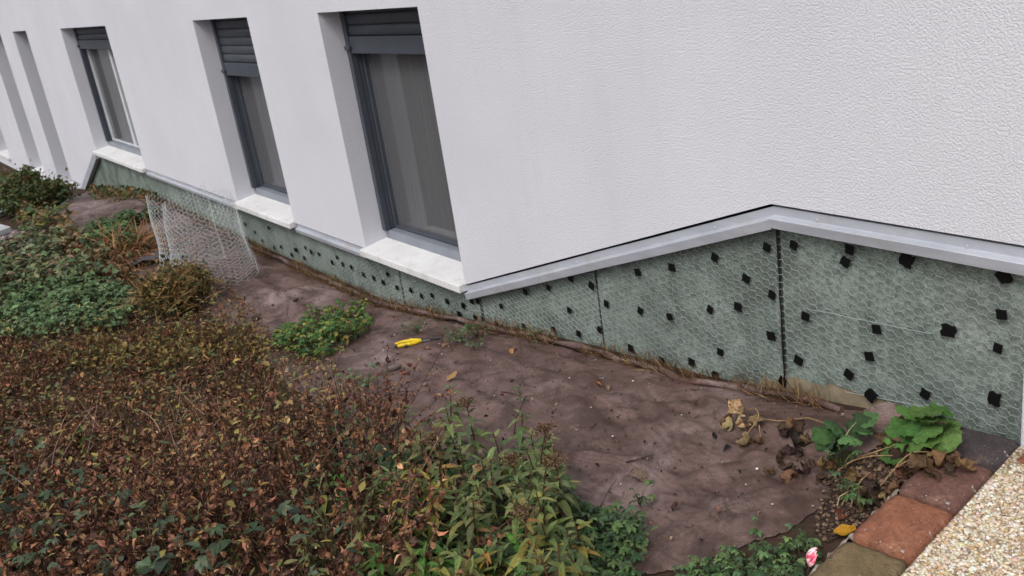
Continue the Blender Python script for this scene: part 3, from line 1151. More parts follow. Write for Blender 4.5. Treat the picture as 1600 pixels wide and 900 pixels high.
FP = np.array(fab)
dx_ = .0145
gx = np.arange(-11.6, -1.2, dx_)
gy = np.arange(FP[:, 1].min() - .02, .0, dx_)
GX, GY = np.meshgrid(gx, gy, indexing='ij')
pts2 = np.stack([GX.ravel(), GY.ravel()], 1)
jx = np.array([.02 * noise.noise((x * 7, y * 7, 2)) for x, y in pts2])
ins = in_poly(pts2[:, 0] + jx, pts2[:, 1] + jx, fab)
dist = np.full(len(pts2), 9.0)
for i in range(len(fab)):
    dist = np.minimum(dist, seg_d(pts2, FP[i], FP[(i + 1) % len(fab)]))
z = np.array([H(x, y) for x, y in pts2])
wr = np.array([.009 * (1 - abs(noise.noise((x * 2.2 + y * 1.5, y * 4.2 - x * 1.2, 1.5)) * 2)) + .006 * noise.noise((x * 9, y * 9, 6)) + .004 * (1 - 2 * abs(noise.noise((x * 9 + y * 6, y * 13, 9)))) for x, y in pts2])
for (q0, q1, q2), amp, wd in CR:
    amp, wd = amp * 1.2, wd * .6
    d_ = np.minimum(seg_d(pts2, q0, q1), seg_d(pts2, q1, q2))
    wr += amp * np.exp(-(d_ / wd) ** 2) - .5 * amp * np.exp(-((d_ - 1.9 * wd) / wd) ** 2)
k_ = np.clip(dist / .12, 0, 1)
z = z + .006 + k_ * np.maximum(.012 + wr, .002)
idx = -np.ones(len(pts2), int)
ny_ = len(gy)
cells = [(i * ny_ + j, (i + 1) * ny_ + j, (i + 1) * ny_ + j + 1, i * ny_ + j + 1) for i in range(len(gx) - 1) for j in range(ny_ - 1)]
cells = np.array(cells)
cells = cells[ins[cells].any(1)]
used = np.unique(cells)
# boundary vertices are drawn in to the cut edge, slightly frayed
for vi in used[~ins[used]]:
    p = pts2[vi]
    best, bq = 9, p
    for i in range(len(fab)):
        a_, b_ = FP[i], FP[(i + 1) % len(fab)]
        ab = b_ - a_
        t = min(1, max(0, float((p - a_) @ ab / (ab @ ab))))
        q = a_ + t * ab
        dq = float(np.linalg.norm(p - q))
        if dq < best:
            best, bq = dq, q
    pts2[vi] = bq + .012 * np.array([noise.noise((bq[0] * 9, bq[1] * 9, 1)), noise.noise((bq[0] * 9, bq[1] * 9, 5))]) + .003 * rng.normal(size=2)
    z[vi] = H(*pts2[vi]) + .004
idx[used] = np.arange(len(used))
a = Acc()
a.add(np.stack([pts2[used, 0], pts2[used, 1], z[used]], 1), idx[cells])
fabric = a.build('landscape_fabric', M['fabric'], smooth=True)
tag(fabric, 'wrinkled brown woven landscape fabric laid over the bed along the boards', 'ground fabric')
# from here on H also knows the fabric, so that things lie on it
bed_H = H
ZG = z.reshape(len(gx), len(gy))
IG = ins.reshape(len(gx), len(gy))


def H(x, y):
    i, j = int(round((x - gx[0]) / dx_)), int(round((y - gy[0]) / dx_))
    if 0 <= i < len(gx) and 0 <= j < len(gy) and IG[i, j]:
        return float(ZG[i, j])
    return bed_H(x, y)


# rolled hem along the boards
hem = [G(u, v, .01) for u, v in ((250, 318), (300, 345), (345, 364), (385, 383), (450, 408), (520, 436), (600, 468), (640, 482), (690, 493), (740, 502), (830, 520), (920, 545), (1000, 570), (1060, 590), (1140, 604), (1250, 624), (1330, 640))]
hp = []
for p, q in zip(hem[:-1], hem[1:]):
    for t in np.linspace(0, 1, 9)[:-1]:
        r_ = p + (q - p) * t
        hp.append((r_[0], min(r_[1], -.03) + .02 * noise.noise((r_[0] * 5, 0, 0)), bed_H(r_[0], r_[1]) + .018 + .012 * noise.noise((r_[0] * 7, 2, 0))))
a = Acc()
a.tube(hp, [max(.004, .011 * (1 + .9 * noise.noise((p[0] * 7, 5, 0)))) for p in hp], 8)
a.build('rolled_hem', M['fabric'], fabric, smooth=True)
# a flap of fabric folded up at the right against the footing
a = Acc()
V = []
q0, q1 = G(1330, 652, .01), G(1420, 655, .01)
for i in range(9):
    for j in range(7):
        t, s = i / 8, j / 6
        p = q0 + (q1 - q0) * t
        V.append((p[0] + .02 * noise.noise((s * 4, t * 3, 8)), min(p[1], -.02) - .10 * (1 - s), bed_H(p[0], p[1]) + .020 + .045 * s * s * math.sin(math.pi * min(1, t * 1.1) * .8) + .012 * noise.noise((t * 5, s * 4, 3))))
a.add(V, [(i * 7 + j, (i + 1) * 7 + j, (i + 1) * 7 + j + 1, i * 7 + j + 1) for i in range(8) for j in range(6)])
a.build('folded_flap', M['fabric'], fabric, smooth=True)

# ================================================================== VEGETATION
def addmix(acc, V, F, col=None):
    V = np.asarray(V, float)
    F = np.asarray(F)
    t = F[:, 2] == F[:, 3]
    n0 = acc.n
    acc.add(V, F[~t], col)
    if t.any():
        T = F[t][:, :3]
        acc.L.append((T + n0).ravel())
        acc.N.append(np.full(len(T), 3, int))
        acc.M.append(np.zeros(len(T), int))


def pts_on(poly_px, n_, off):
    q = sample_poly(gpoly(poly_px, off), n_)
    return np.array([(x, y, H(x, y)) for x, y in q])


def scatter(acc, tmpls, pos, dirs, roll, size, col):
    ch = rng.integers(0, len(tmpls), len(pos))
    rot = frames(dirs, roll)
    for i, (tv, tf) in enumerate(tmpls):
        m_ = ch == i
        acc.inst(tv, tf, pos[m_], rot[m_], size[m_], col[m_])


BROWN = [(118, 80, 60), (146, 102, 76), (86, 60, 50), (166, 122, 90), (182, 146, 110), (118, 106, 66), (98, 66, 54)]
BROWN_W = [6, 5, 5, 3, 1.5, 1.2, 5]

# --- withered shrub mass at the lower left: one tangle nobody could count
mass_px = [(-260, 470), (0, 512), (110, 512), (200, 492), (330, 470), (395, 500), (430, 560), (500, 590), (575, 620), (605, 665), (560, 720), (580, 790), (640, 850), (660, 960), (660, 1060), (-300, 1060)]
tw, lf = Acc(), Acc()
npl = 820
P0 = pts_on(mass_px, npl, .13)
lp, ld, ls = [], [], []
MOUNDS = [G(u, v, .15) for u, v in ((110, 690), (300, 720), (430, 640), (525, 660), (250, 850), (60, 840), (420, 780))]
for b0 in P0:
    big_ = .5 + .7 * noise.noise((b0[0] * 2.4, b0[1] * 2.4, 20))
    near = sm(3.3, 2.5, float(np.hypot(b0[0], b0[1] + 2.1)))
    h = (.05 + .15 * near) * min(1.4, max(.55, .05 + 1.8 * big_))
    h += .15 * max(math.exp(-((b0[0] - m_[0]) ** 2 + (b0[1] - m_[1]) ** 2) / .05) for m_ in MOUNDS)
    if np.hypot(b0[0], b0[1] + 2.1) < 1.75:
        continue
    for q in range(rng.integers(4, 8)):
        d = rdirs(1, .55, 1.35)[0]
        L = h * rng.uniform(.65, 1.2) / max(.7, d[2])
        bend = rng.normal(size=3) * .12
        tt = np.linspace(0, 1, 5)
        pl = b0 + np.outer(tt, d * L) + np.outer(tt ** 2, bend * L) + np.array([rng.normal() * .02, rng.normal() * .02, 0])
        tw.tube(pl, [.0022, .0019, .0015, .0012, .0007], 3, col=pick([(70, 48, 40), (96, 70, 56), (54, 38, 34), (138, 112, 92)], 1, .15, [4, 3, 3, 1])[0])
        nl = rng.integers(10, 17)
        t = .3 + .7 * rng.random(nl) ** .6
        ix = t * 4
        i0 = np.minimum(ix.astype(int), 3)
        f_ = (ix - i0)[:, None]
        lp.append(pl[i0] * (1 - f_) + pl[i0 + 1] * f_)
        ld.append(rdirs(nl, -1.0, .9))
        ls.append(rng.uniform(.012, .034, nl))
lp, ld, ls = np.vstack(lp), np.vstack(ld), np.concatenate(ls)
# long bare twigs sticking out of the tangle
for (u, v) in ((290, 690), (300, 720), (340, 740), (250, 700), (520 // 2, 660), (320, 800), (20, 775), (350, 705), (310, 770), (230, 810), (400, 690), (180, 760), (370, 770), (150, 690), (450, 820), (90, 840), (240, 640), (330, 600)) + tuple((float(q), float(r_)) for q, r_ in zip(rng.uniform(0, 560, 40), rng.uniform(600, 890, 40))):
    b0 = G(u, v, .16)
    b0[2] = H(b0[0], b0[1]) + .06
    if np.hypot(b0[0], b0[1] + 2.1) < 1.9:
        continue
    for q in range(3):
        d = rdirs(1, .4, 1.2)[0]
        tt = np.linspace(0, 1, 6)
        pl = b0 + np.outer(tt, d * rng.uniform(.12, .22)) + np.outer(tt ** 2, rng.normal(size=3) * .04)
        tw.tube(pl, np.linspace(.0022, .0008, 6), 3, col=pick([(150, 124, 108), (120, 92, 76), (176, 152, 136)], 1, .1)[0])
scatter(lf, DRY, lp, ld, rng.random(len(lp)) * 6.3, ls, pick(BROWN, len(lp), .36, BROWN_W))
mass = empty('withered_shrubs', tuple(G(250, 800)))
tag(mass, 'tangled mass of low shrubs with brown withered leaves filling the lower left', 'shrubs', kind='stuff')


def under(o, root):
    o.parent = root
    o.location = -Vector(root.location)
    return o


under(tw.build('twigs', M['twig']), mass)
under(lf.build('foliage', M['leaf']), mass)


# --- leaf litter over the soil
def litter(name, label, poly_px, n_, size, pal, off=0.0, lift=.012, wts=None):
    a = Acc()
    P = pts_on(poly_px, n_, off)
    P[:, 2] += lift * rng.random(n_) + .004
    scatter(a, DRY + SMALL, P, rdirs(n_, -.25, .35), rng.normal(size=n_) * .5, rng.uniform(*size, n_), pick(pal, n_, .2, wts))
    return tag(a.build(name, M['leaf']), label, 'leaf litter', kind='stuff')


litter('leaf_litter', 'carpet of small tan and brown fallen leaves between the shrubs and the mats', [(-150, 490), (200, 470), (360, 440), (420, 520), (600, 620), (640, 720), (640, 1000), (-250, 1050)], 15000, (.014, .03), BROWN + [(150, 122, 96), (168, 140, 110), (122, 108, 96)], 0, .03)


# --- generic low ground cover
def cover(name, label, poly_px, n_, size, pal, hgt, tm, off=.03, wts=None, cat='ground cover', stalk=True, el=(-.1, .6)):
    root = empty(name)
    P = pts_on(poly_px, n_, off)
    root.location = tuple(P.mean(0))
    tag(root, label, cat, kind='stuff')
    a, s_ = Acc(), Acc()
    # clumped heights
    hh = np.array([hgt[0] + (hgt[1] - hgt[0]) * min(1, max(0, .5 + .8 * noise.noise((p[0] * 5, p[1] * 5, 31)) + rng.normal() * .25)) for p in P])
    top = P.copy()
    top[:, 2] += hh
    top[:, :2] += rng.normal(size=(n_, 2)) * .012
    scatter(a, tm, top, rdirs(n_, *el), rng.normal(size=n_) * .35, rng.uniform(*size, n_), pick(pal, n_, .18, wts))
    under(a.build('foliage', M['leaf'], smooth=True), root)
    if stalk:
        for i in range(0, n_, 2):
            s_.tube([P[i], (P[i] + top[i]) / 2 + rng.normal(size=3) * .006, top[i]], [.0013, .0011, .0009], 3, col=lin(92, 84, 58))
        under(s_.build('stems', M['twig']), root)
    return root


DG = [(60, 84, 50), (72, 98, 58), (52, 74, 46), (90, 112, 66), (80, 100, 70)]
GY_ = [(96, 116, 68), (74, 98, 60), (126, 128, 70), (58, 82, 52), (140, 112, 62)]
BLUEG = [(86, 112, 74), (100, 126, 86), (72, 96, 62), (114, 136, 94), (82, 98, 58)]

cover('cinquefoil_patch', 'dark green five-fingered leaves creeping between the lance-leaved clump and the fabric', [(875, 790), (930, 790), (1000, 800), (1010, 840), (985, 900), (1010, 960), (860, 960), (880, 850)], 560, (.028, .046), DG, (.012, .07), PALM, .04)
cover('clover_patch', 'low green clover-like leaves at the bottom edge left of the olive brick', [(1050, 905), (1085, 878), (1140, 858), (1200, 850), (1250, 835), (1285, 850), (1265, 890), (1240, 960), (1040, 960)], 460, (.022, .036), DG + [(104, 132, 82)], (.015, .07), PALM, .04)
cover('strawberry_patch', 'bluish green rounded leaves in a flat mat at the left beside the rounded shrub', [(-60, 470), (60, 445), (150, 440), (205, 452), (215, 480), (190, 510), (100, 520), (-60, 520)], 2400, (.035, .06), BLUEG, (.03, .12), PALM + SMALL, .06)
cover('pale_green_patch', 'pale green fuzzy low plants behind the bluish leaf mat', [(-120, 400), (0, 385), (60, 370), (130, 375), (170, 400), (190, 430), (120, 440), (0, 455), (-120, 450)], 2200, (.04, .08), [(112, 126, 84), (92, 108, 74), (128, 132, 96), (78, 94, 66), (126, 104, 80)], (.03, .16), SMALL + PALM[:1], .06)
cover('creeping_green_patch', 'fresh green small-leaved patch on the fabric nearest the middle window', [(425, 525), (450, 505), (500, 488), (545, 480), (582, 485), (575, 505), (540, 525), (510, 548), (470, 556), (435, 548)], 1300, (.022, .042), [(62, 96, 50), (80, 114, 58), (96, 122, 60), (52, 80, 46), (132, 128, 62)], (.0, .10), SMALL + PALM[:2], .05)
cover('ivy_patch', 'dark green broad leaves under the withered shrubs at the lower left corner', [(-200, 700), (10, 690), (110, 740), (200, 800), (330, 790), (430, 830), (560, 820), (600, 900), (560, 1000), (-200, 1030)], 340, (.04, .07), [(62, 78, 58), (76, 94, 70), (52, 66, 50), (92, 106, 82)], (.13, .30), [PALM[2], SMALL[1], PALM[0]], .16)
cover('shrub_sprouts', 'scattered green and yellow sprouts among the brown withered shrubs', mass_px, 2300, (.018, .038), [(116, 116, 66), (146, 134, 72), (98, 106, 64), (132, 108, 66), (84, 98, 62)], (.14, .33), [LANCE[0], SMALL[0], LANCE[2]], .15)
cover('yellowing_patch', 'yellowing olive sprigs between the rounded shrub and the withered shrubs', [(60, 545), (200, 525), (330, 510), (390, 500), (420, 540), (330, 565), (120, 575)], 800, (.025, .05), [(140, 116, 66), (112, 96, 56), (152, 130, 80), (96, 92, 54), (120, 78, 52)], (.03, .12), DRY + LANCE[:1], .07)
WEEDC = GY_ + [(126, 92, 64), (104, 76, 54)]
cover('mixed_weeds', 'dark green weed strip crossing the far fabric toward the boards', [(125, 362), (180, 343), (240, 322), (246, 332), (195, 350), (135, 372)], 420, (.04, .08), DG, (.03, .12), LANCE + SMALL, .06)
cover('mixed_weeds', 'fresh green weeds on the fabric behind the rusty grass', [(128, 378), (165, 362), (205, 362), (215, 382), (150, 390)], 420, (.04, .08), [(76, 110, 66), (90, 124, 74), (64, 92, 58)], (.03, .14), LANCE + SMALL, .06)
cover('mixed_weeds', 'rusty brown weeds between the pale green plants and the fabric', [(85, 372), (128, 372), (165, 392), (205, 405), (205, 440), (160, 425), (110, 395)], 620, (.04, .08), [(126, 92, 64), (104, 76, 54), (142, 110, 78), (98, 92, 58)], (.03, .12), LANCE + DRY, .06)
cover('mixed_weeds', 'green and brown weeds below the far shrub, above the gravel', [(25, 345), (80, 330), (110, 338), (120, 365), (75, 368), (35, 358)], 420, (.05, .09), WEEDC, (.04, .18), LANCE + SMALL, .08)
cover('wall_foot_weeds', 'brown and green weeds at the foot of the far boards', [(135, 300), (200, 288), (240, 300), (250, 316), (200, 312), (150, 310)], 600, (.03, .07), [(120, 96, 62), (96, 98, 58), (70, 84, 50), (142, 116, 74)], (.01, .07), LANCE + DRY, .02)

# --- dry straw along the foot of the boards
a = Acc()
k = 7500
sx_ = -8.8 + 7.2 * rng.random(k)
sy_ = .02 - .09 * rng.random(k)
keep = np.array([noise.noise((x * 2.3, 0, 4)) > -.25 for x in sx_])
sx_, sy_ = sx_[keep], sy_[keep]
k = len(sx_)
P = np.array([(x, y, H(x, y) + .004) for x, y in zip(sx_, sy_)])
d = rdirs(k, .1, 1.3)
d[:, 1] = -abs(d[:, 1]) * .6
scatter(a, BLADE, P, d, rng.random(k) * 6.3, rng.uniform(.03, .085, k), pick([(140, 106, 72), (116, 82, 58), (96, 68, 50), (166, 136, 96), (92, 86, 54), (80, 58, 46)], k, .2))
tag(a.build('dry_straw', M['leaf']), 'thin line of dry straw and dead grass at the foot of the boards', 'dry grass', kind='stuff')


# --- grass tussocks
def tussock(name, label, u, v, n_, length, spread, pal, wts=None):
    c0 = G(u, v)
    root = tag(empty(name, tuple(c0)), label, 'grass tuft')
    a = Acc()
    P = np.zeros((n_, 3))
    P[:, 0] = rng.normal(size=n_) * spread
    P[:, 1] = rng.normal(size=n_) * spread * .8
    d = rdirs(n_, .2, 1.35)
    d[:, :2] += P[:, :2] / (spread * 2.2)
    P[:, 2] = [H(c0[0] + p[0], c0[1] + p[1]) - c0[2] for p in P]
    scatter(a, [leaf_tmpl(.028, 5, .1, .9, peak=.3), leaf_tmpl(.035, 5, .1, 1.2, peak=.3, twist=.7), leaf_tmpl(.03, 5, .2, .6, peak=.3)], P, d, rng.normal(size=n_) * .4, rng.uniform(*length, n_), pick(pal, n_, .2, wts))
    a.build('blades', M['leaf'], root)['kind'] = 'stuff'
    return root


tussock('grass_tussock', 'flattened rusty brown grass beside the black plastic sheet', 188, 400, 2000, (.16, .34), .16, [(140, 96, 62), (120, 78, 52), (160, 120, 80), (88, 84, 50)])
tussock('grass_tussock', 'small green grass tuft at the far end of the fabric', 165, 372, 500, (.12, .26), .11, [(82, 112, 64), (70, 96, 56), (110, 124, 70)])


# --- shrubs with a woody base
def bush(name, label, u, v, rx, rz, n_, size, pal, wts=None):
    c0 = G(u, v)
    root = tag(empty(name, tuple(c0)), label, 'shrub')
    s_, a = Acc(), Acc()
    ends = []
    for q in range(26):
        d = rdirs(1, .35, 1.45)[0]
        L = rng.uniform(.6, 1.0)
        e = d * L * np.array([rx, rx, rz])
        tt = np.linspace(0, 1, 6)
        pl = np.outer(tt, e) + np.outer(tt * (1 - tt), rng.normal(size=3) * .08)
        s_.tube(pl, np.linspace(.007, .002, 6), 4, col=lin(74, 56, 46))
        ends.append(pl)
    E_ = np.vstack([pl[2:] for pl in ends])
    P = E_[rng.integers(0, len(E_), n_)] + rng.normal(size=(n_, 3)) * np.array([rx, rx, rz]) * .13
    P[:, 2] = np.abs(P[:, 2]) + .02
    scatter(a, SMALL + LANCE[:2] + DRY[:1], P, rdirs(n_, -.4, .9), rng.random(n_) * 6.3, rng.uniform(*size, n_), pick(pal, n_, .2, wts))
    s_.build('stems', M['twig'], root)
    a.build('foliage', M['leaf'], root)['kind'] = 'stuff'
    return root


bush('far_shrub', 'bushy green and rust coloured shrub by the low far windows', 46, 332, .50, .36, 11000, (.035, .07), [(84, 100, 60), (70, 86, 54), (110, 90, 60), (124, 94, 62), (98, 110, 68), (94, 72, 52)], [5, 4, 1.5, 1.5, 3, 1])
bush('far_shrub', 'rust and green shrub at the left edge beyond the concrete slabs', -34, 322, .6, .32, 8000, (.035, .07), [(96, 80, 54), (74, 84, 52), (116, 86, 58), (60, 72, 46)])

ts = bush('rounded_shrub', 'rounded rusty green shrub with straw on top in front of the loose wire roll', 281, 486, .27, .26, 5200, (.02, .042), [(120, 92, 58), (96, 92, 52), (72, 82, 46), (146, 116, 74), (60, 70, 42), (134, 122, 66)], [3, 3, 3, 2, 3, 1])
a = Acc()
k = 900
P = rng.normal(size=(k, 3)) * np.array([.12, .10, .03])
P[:, 2] = .17 + np.abs(P[:, 2]) - 1.6 * (P[:, 0] ** 2 + P[:, 1] ** 2)
scatter(a, BLADE, P, rdirs(k, -.3, .7), rng.random(k) * 6.3, rng.uniform(.08, .18, k), pick([(168, 136, 92), (146, 112, 72), (182, 152, 106), (120, 92, 60)], k, .2))
a.build('straw', M['leaf'], ts)['kind'] = 'stuff'

# --- the upright lance-leaved plants in front: every leaf a part
leaf_me = []
for tv, tf in LANCE + [leaf_tmpl(.24, 6, .1, .35, twist=.5, peak=.35), leaf_tmpl(.36, 6, .3, .9, twist=-.3)]:
    a = Acc()
    a.add(tv, tf)
    leaf_me.append(a.mesh('leaf', [M['leaf1']], True))
LPAL = {'green': ([(112, 128, 80), (130, 144, 90), (94, 112, 72), (148, 154, 98), (164, 160, 92)], [5, 4, 4, 2, 1]),
        'yellow': ([(150, 146, 76), (184, 164, 74), (126, 130, 72), (108, 120, 70), (170, 128, 66)], [4, 2, 4, 4, 1]),
        'bright': ([(88, 134, 58), (104, 152, 66), (74, 116, 52), (120, 160, 80)], [4, 3, 3, 1]),
        'dull': ([(116, 122, 82), (128, 120, 78), (96, 106, 72), (142, 112, 74)], [4, 3, 3, 2])}


def lance_plant(u, v, h, kind, nl, head=False, ll=(.055, .085), label=None):
    p = G(u, v, h * .85)
    b0 = np.array([p[0] + rng.normal() * .02, p[1] + rng.normal() * .02, 0])
    b0[2] = H(b0[0], b0[1]) - .005
    root = empty('lance_leaved_plant', tuple(b0))
    tip = np.array([p[0] - b0[0] + rng.normal() * .015, p[1] - b0[1] + rng.normal() * .015, h])
    tt = np.linspace(0, 1, 7)
    mid = rng.normal(size=3) * .03
    pl = np.outer(tt, tip) + np.outer(tt * (1 - tt), mid)
    s_ = Acc()
    s_.tube(pl, np.linspace(.0032, .0016, 7), 5, col=lin(92, 60, 46) if kind != 'bright' else lin(96, 110, 62))
    s_.build('stem', M['twig'], root)
    pal, wts = LPAL[kind]
    cols = pick(pal, nl, .12, wts)
    az = rng.random() * 6.28
    for i in range(nl):
        t = .22 + .78 * (i + .5) / nl
        az += 2.4 + rng.normal() * .3
        q = t * 6
        i0 = min(5, int(q))
        pos = pl[i0] * (1 - (q - i0)) + pl[i0 + 1] * (q - i0)
        el = -.35 + 1.15 * t ** 2 + rng.normal() * .22
        d = np.array([[math.cos(az) * math.cos(el), math.sin(az) * math.cos(el), math.sin(el)]])
        R = frames(d, np.array([rng.normal() * .3]))[0]
        s = rng.uniform(*ll) * (1.0 - .45 * max(0, t - .6) / .4)
        mw = Matrix(((R[0][0] * s, R[0][1] * s, R[0][2] * s, pos[0]), (R[1][0] * s, R[1][1] * s, R[1][2] * s, pos[1]), (R[2][0] * s, R[2][1] * s, R[2][2] * s, pos[2]), (0, 0, 0, 1)))
        link('leaf', leaf_me[rng.integers(0, len(leaf_me))], root, mw, cols[i])
    if head:
        a = Acc()
        k_ = 260
        dv = rdirs(k_, .1, 1.5)
        e = tip + dv * np.array([.04, .04, .022]) * (rng.random((k_, 1)) ** .4)
        scatter(a, DRY, e, rdirs(k_, -.5, 1.4), rng.random(k_) * 6.3, rng.uniform(.005, .010, k_), pick([(120, 92, 66), (96, 70, 52), (142, 114, 84), (84, 60, 48)], k_, .2))
        for q in range(9):
            dd = rdirs(1, .5, 1.4)[0] * np.array([.04, .04, .025])
            a.tube([tip - np.array([0, 0, .015]), tip + dd * .6, tip + dd], [.001, .0008, .0006], 3, col=lin(100, 74, 56))
        a.build('flower_head', M['leaf'], root)['kind'] = 'stuff'
    tag(root, label, 'plant', 'upright plants with lance shaped leaves in front')
    return root


FRONT = []
for (u, v, h, kd, hd) in ((705, 618, .26, 'green', 0), (742, 652, .28, 'green', 1), (690, 655, .26, 'green', 0), (780, 690, .30, 'green', 0), (850, 690, .30, 'green', 1), (868, 735, .30, 'green', 1), (815, 745, .30, 'green', 1), (835, 705, .28, 'green', 0), (770, 735, .30, 'green', 0), (720, 710, .28, 'green', 0), (655, 690, .26, 'dull', 0), (640, 735, .28, 'yellow', 0), (675, 760, .28, 'yellow', 0), (700, 745, .26, 'yellow', 0), (745, 770, .28, 'green', 0), (735, 800, .28, 'dull', 0), (785, 790, .28, 'green', 0), (830, 780, .30, 'green', 0), (865, 775, .30, 'green', 0), (600, 775, .22, 'green', 0), (625, 790, .24, 'yellow', 0), (565, 830, .20, 'yellow', 0), (790, 815, .26, 'bright', 0), (812, 840, .26, 'yellow', 0), (850, 830, .28, 'yellow', 1), (870, 870, .28, 'yellow', 0), (835, 885, .24, 'yellow', 0), (690, 875, .18, 'bright', 0), (720, 890, .18, 'bright', 0), (655, 885, .18, 'yellow', 0), (760, 880, .2, 'bright', 0), (800, 890, .22, 'bright', 0), (590, 670, .2, 'dull', 0), (610, 640, .18, 'dull', 0), (890, 830, .24, 'yellow', 0), (755, 720, .3, 'dull', 0), (690, 700, .26, 'dull', 1), (810, 660, .26, 'green', 0)):
    FRONT.append([u, v, h * .9, kd, hd])
for q in range(30):
    while True:
        u, v = rng.uniform(560, 905), rng.uniform(640, 905)
        if in_poly(np.array([u]), np.array([v]), [(640, 660), (700, 640), (790, 670), (880, 700), (900, 780), (905, 905), (600, 905), (560, 830), (600, 740)])[0]:
            break
    FRONT.append([u, v, rng.uniform(.18, .25), ('green', 'dull', 'yellow')[int(rng.choice(3, p=[.6, .2, .2]))] if v < 830 else ('yellow', 'bright', 'green')[int(rng.choice(3))], 0])
for q in range(16):
    u, v = rng.uniform(485, 620), rng.uniform(700, 900)
    FRONT.append([u, v, rng.uniform(.17, .23), ('green', 'dull', 'bright')[int(rng.choice(3, p=[.55, .25, .2]))], 0])
for q in range(10):
    FRONT.append([rng.uniform(640, 890), rng.uniform(845, 905), rng.uniform(.15, .2), ('green', 'bright')[int(rng.integers(0, 2))], 0])
ORD = ['first', 'second', 'third', 'fourth', 'fifth', 'sixth', 'seventh', 'eighth', 'ninth', 'tenth', 'eleventh', 'twelfth', 'thirteenth', 'fourteenth', 'fifteenth', 'sixteenth', 'seventeenth', 'eighteenth', 'nineteenth', 'twentieth'] + ['twenty-' + q for q in ('first', 'second', 'third', 'fourth', 'fifth', 'sixth', 'seventh', 'eighth', 'ninth')] + ['thirtieth'] + ['thirty-' + q for q in ('first', 'second', 'third', 'fourth', 'fifth', 'sixth', 'seventh', 'eighth', 'ninth')] + ['fortieth'] + ['forty-' + q for q in ('first', 'second', 'third', 'fourth', 'fifth', 'sixth', 'seventh', 'eighth', 'ninth')]
cnt = {}
FRONT.sort(key=lambda q: q[0])
for u, v, h, kd, hd in FRONT:
    kk = 'head' if hd else kd
    cnt[kk] = cnt.get(kk, 0) + 1
    what = {'head': 'lance leaved plants with dried flower heads', 'green': 'green flowerless lance leaved plants', 'yellow': 'yellowing lance leaved plants', 'bright': 'short bright green shoots', 'dull': 'straggly dull olive plants'}[kk]
    lance_plant(u, v, h, kd, int(rng.integers(18, 25)), hd, (.045, .07) if kd in ('bright', 'dull') else (.05, .08), ORD[cnt[kk] - 1] + ' from left of the ' + what + ' in the front clump')
cover('clump_undergrowth', 'dense low greenery under the lance-leaved plants of the front clump', [(600, 740), (700, 700), (800, 720), (890, 760), (905, 960), (560, 960), (560, 860)], 900, (.035, .06), DG + [(96, 104, 62), (84, 74, 52)], (.03, .13), LANCE[:2] + PALM[:2], .06)
for q, (u, v) in enumerate(sorted(((285, 805), (312, 820), (362, 835), (325, 855), (295, 885), (130, 675), (380, 665)))):
    lance_plant(u, v, .16, 'bright', 14, 0, (.025, .042), ORD[q] + ' from the left of the bright green shoots among the withered shrubs')


# --- little weeds on the fabric
def weed(u, v, n_, size, rad, pal, label, hgt=.05, tm=PALM):
    c0 = G(u, v)
    root = tag(empty('weed', tuple(c0)), label, 'weed', 'small weeds on the fabric')
    a, s_ = Acc(), Acc()
    d = rdirs(n_, .0, .9)
    P = d * rad * rng.random((n_, 1)) ** .5
    P[:, 2] = np.abs(P[:, 2]) * .5 + hgt * rng.random(n_) + .012
    dd = d.copy()
    dd[:, 2] *= .3
    scatter(a, tm, P, dd, rng.normal(size=n_) * .3, rng.uniform(*size, n_), pick(pal, n_, .15))
    for i in range(n_):
        s_.tube([(0, 0, 0), P[i] * .5 + np.array([0, 0, .012]), P[i]], [.0012, .001, .0008], 3, col=lin(104, 100, 64))
    s_.build('stems', M['twig'], root)
    a.build('foliage', M['leaf'], root, True)['kind'] = 'stuff'


for u, v, n_, rad, lab in ((652, 520, 22, .07, 'small grey green weed just above the yellow shears'), (722, 535, 26, .08, 'larger leafy weed to the right of the yellow shears'), (745, 528, 18, .07, 'weed with pale leaves touching the rolled hem right of the shears'), (742, 548, 10, .04, 'tiny green weed below the leafy one right of the shears'), (830, 532, 10, .06, 'tiny weed on the hem under the sloping metal strip'), (815, 628, 4, .025, 'two small round green leaves on the long twig'), (700, 540, 8, .05, 'tiny dark weed at the tip of the yellow shears'), (575, 605, 26, .09, 'dark green weed at the edge of the withered shrubs below the creeping patch'), (1320, 780, 7, .035, 'small five-fingered weed beside the mortar'), (1315, 735, 16, .05, 'grey green weed under the dull squash leaves'), (1345, 800, 9, .03, 'bright little weed close to the orange brown brick'), (1185, 835, 5, .025, 'single small seedling on the fabric near the bottom edge'), (1000, 790, 9, .04, 'small weed at the lower edge of the fabric')):
    weed(u, v, n_, (.02, .034), rad, DG + [(96, 128, 92)], lab)

for u, v, lab in ((545, 700, 'large dark palmate weed between the withered shrubs and the front clump'), (518, 752, 'large pale green palmate weed left of the front clump'), (610, 735, 'palmate weed at the left border of the front clump'), (430, 690, 'grey green palmate weed in the middle of the withered shrubs')):
    weed(u, v, 9, (.075, .11), .09, [(78, 100, 74), (92, 114, 82), (66, 86, 64)], lab, .10)

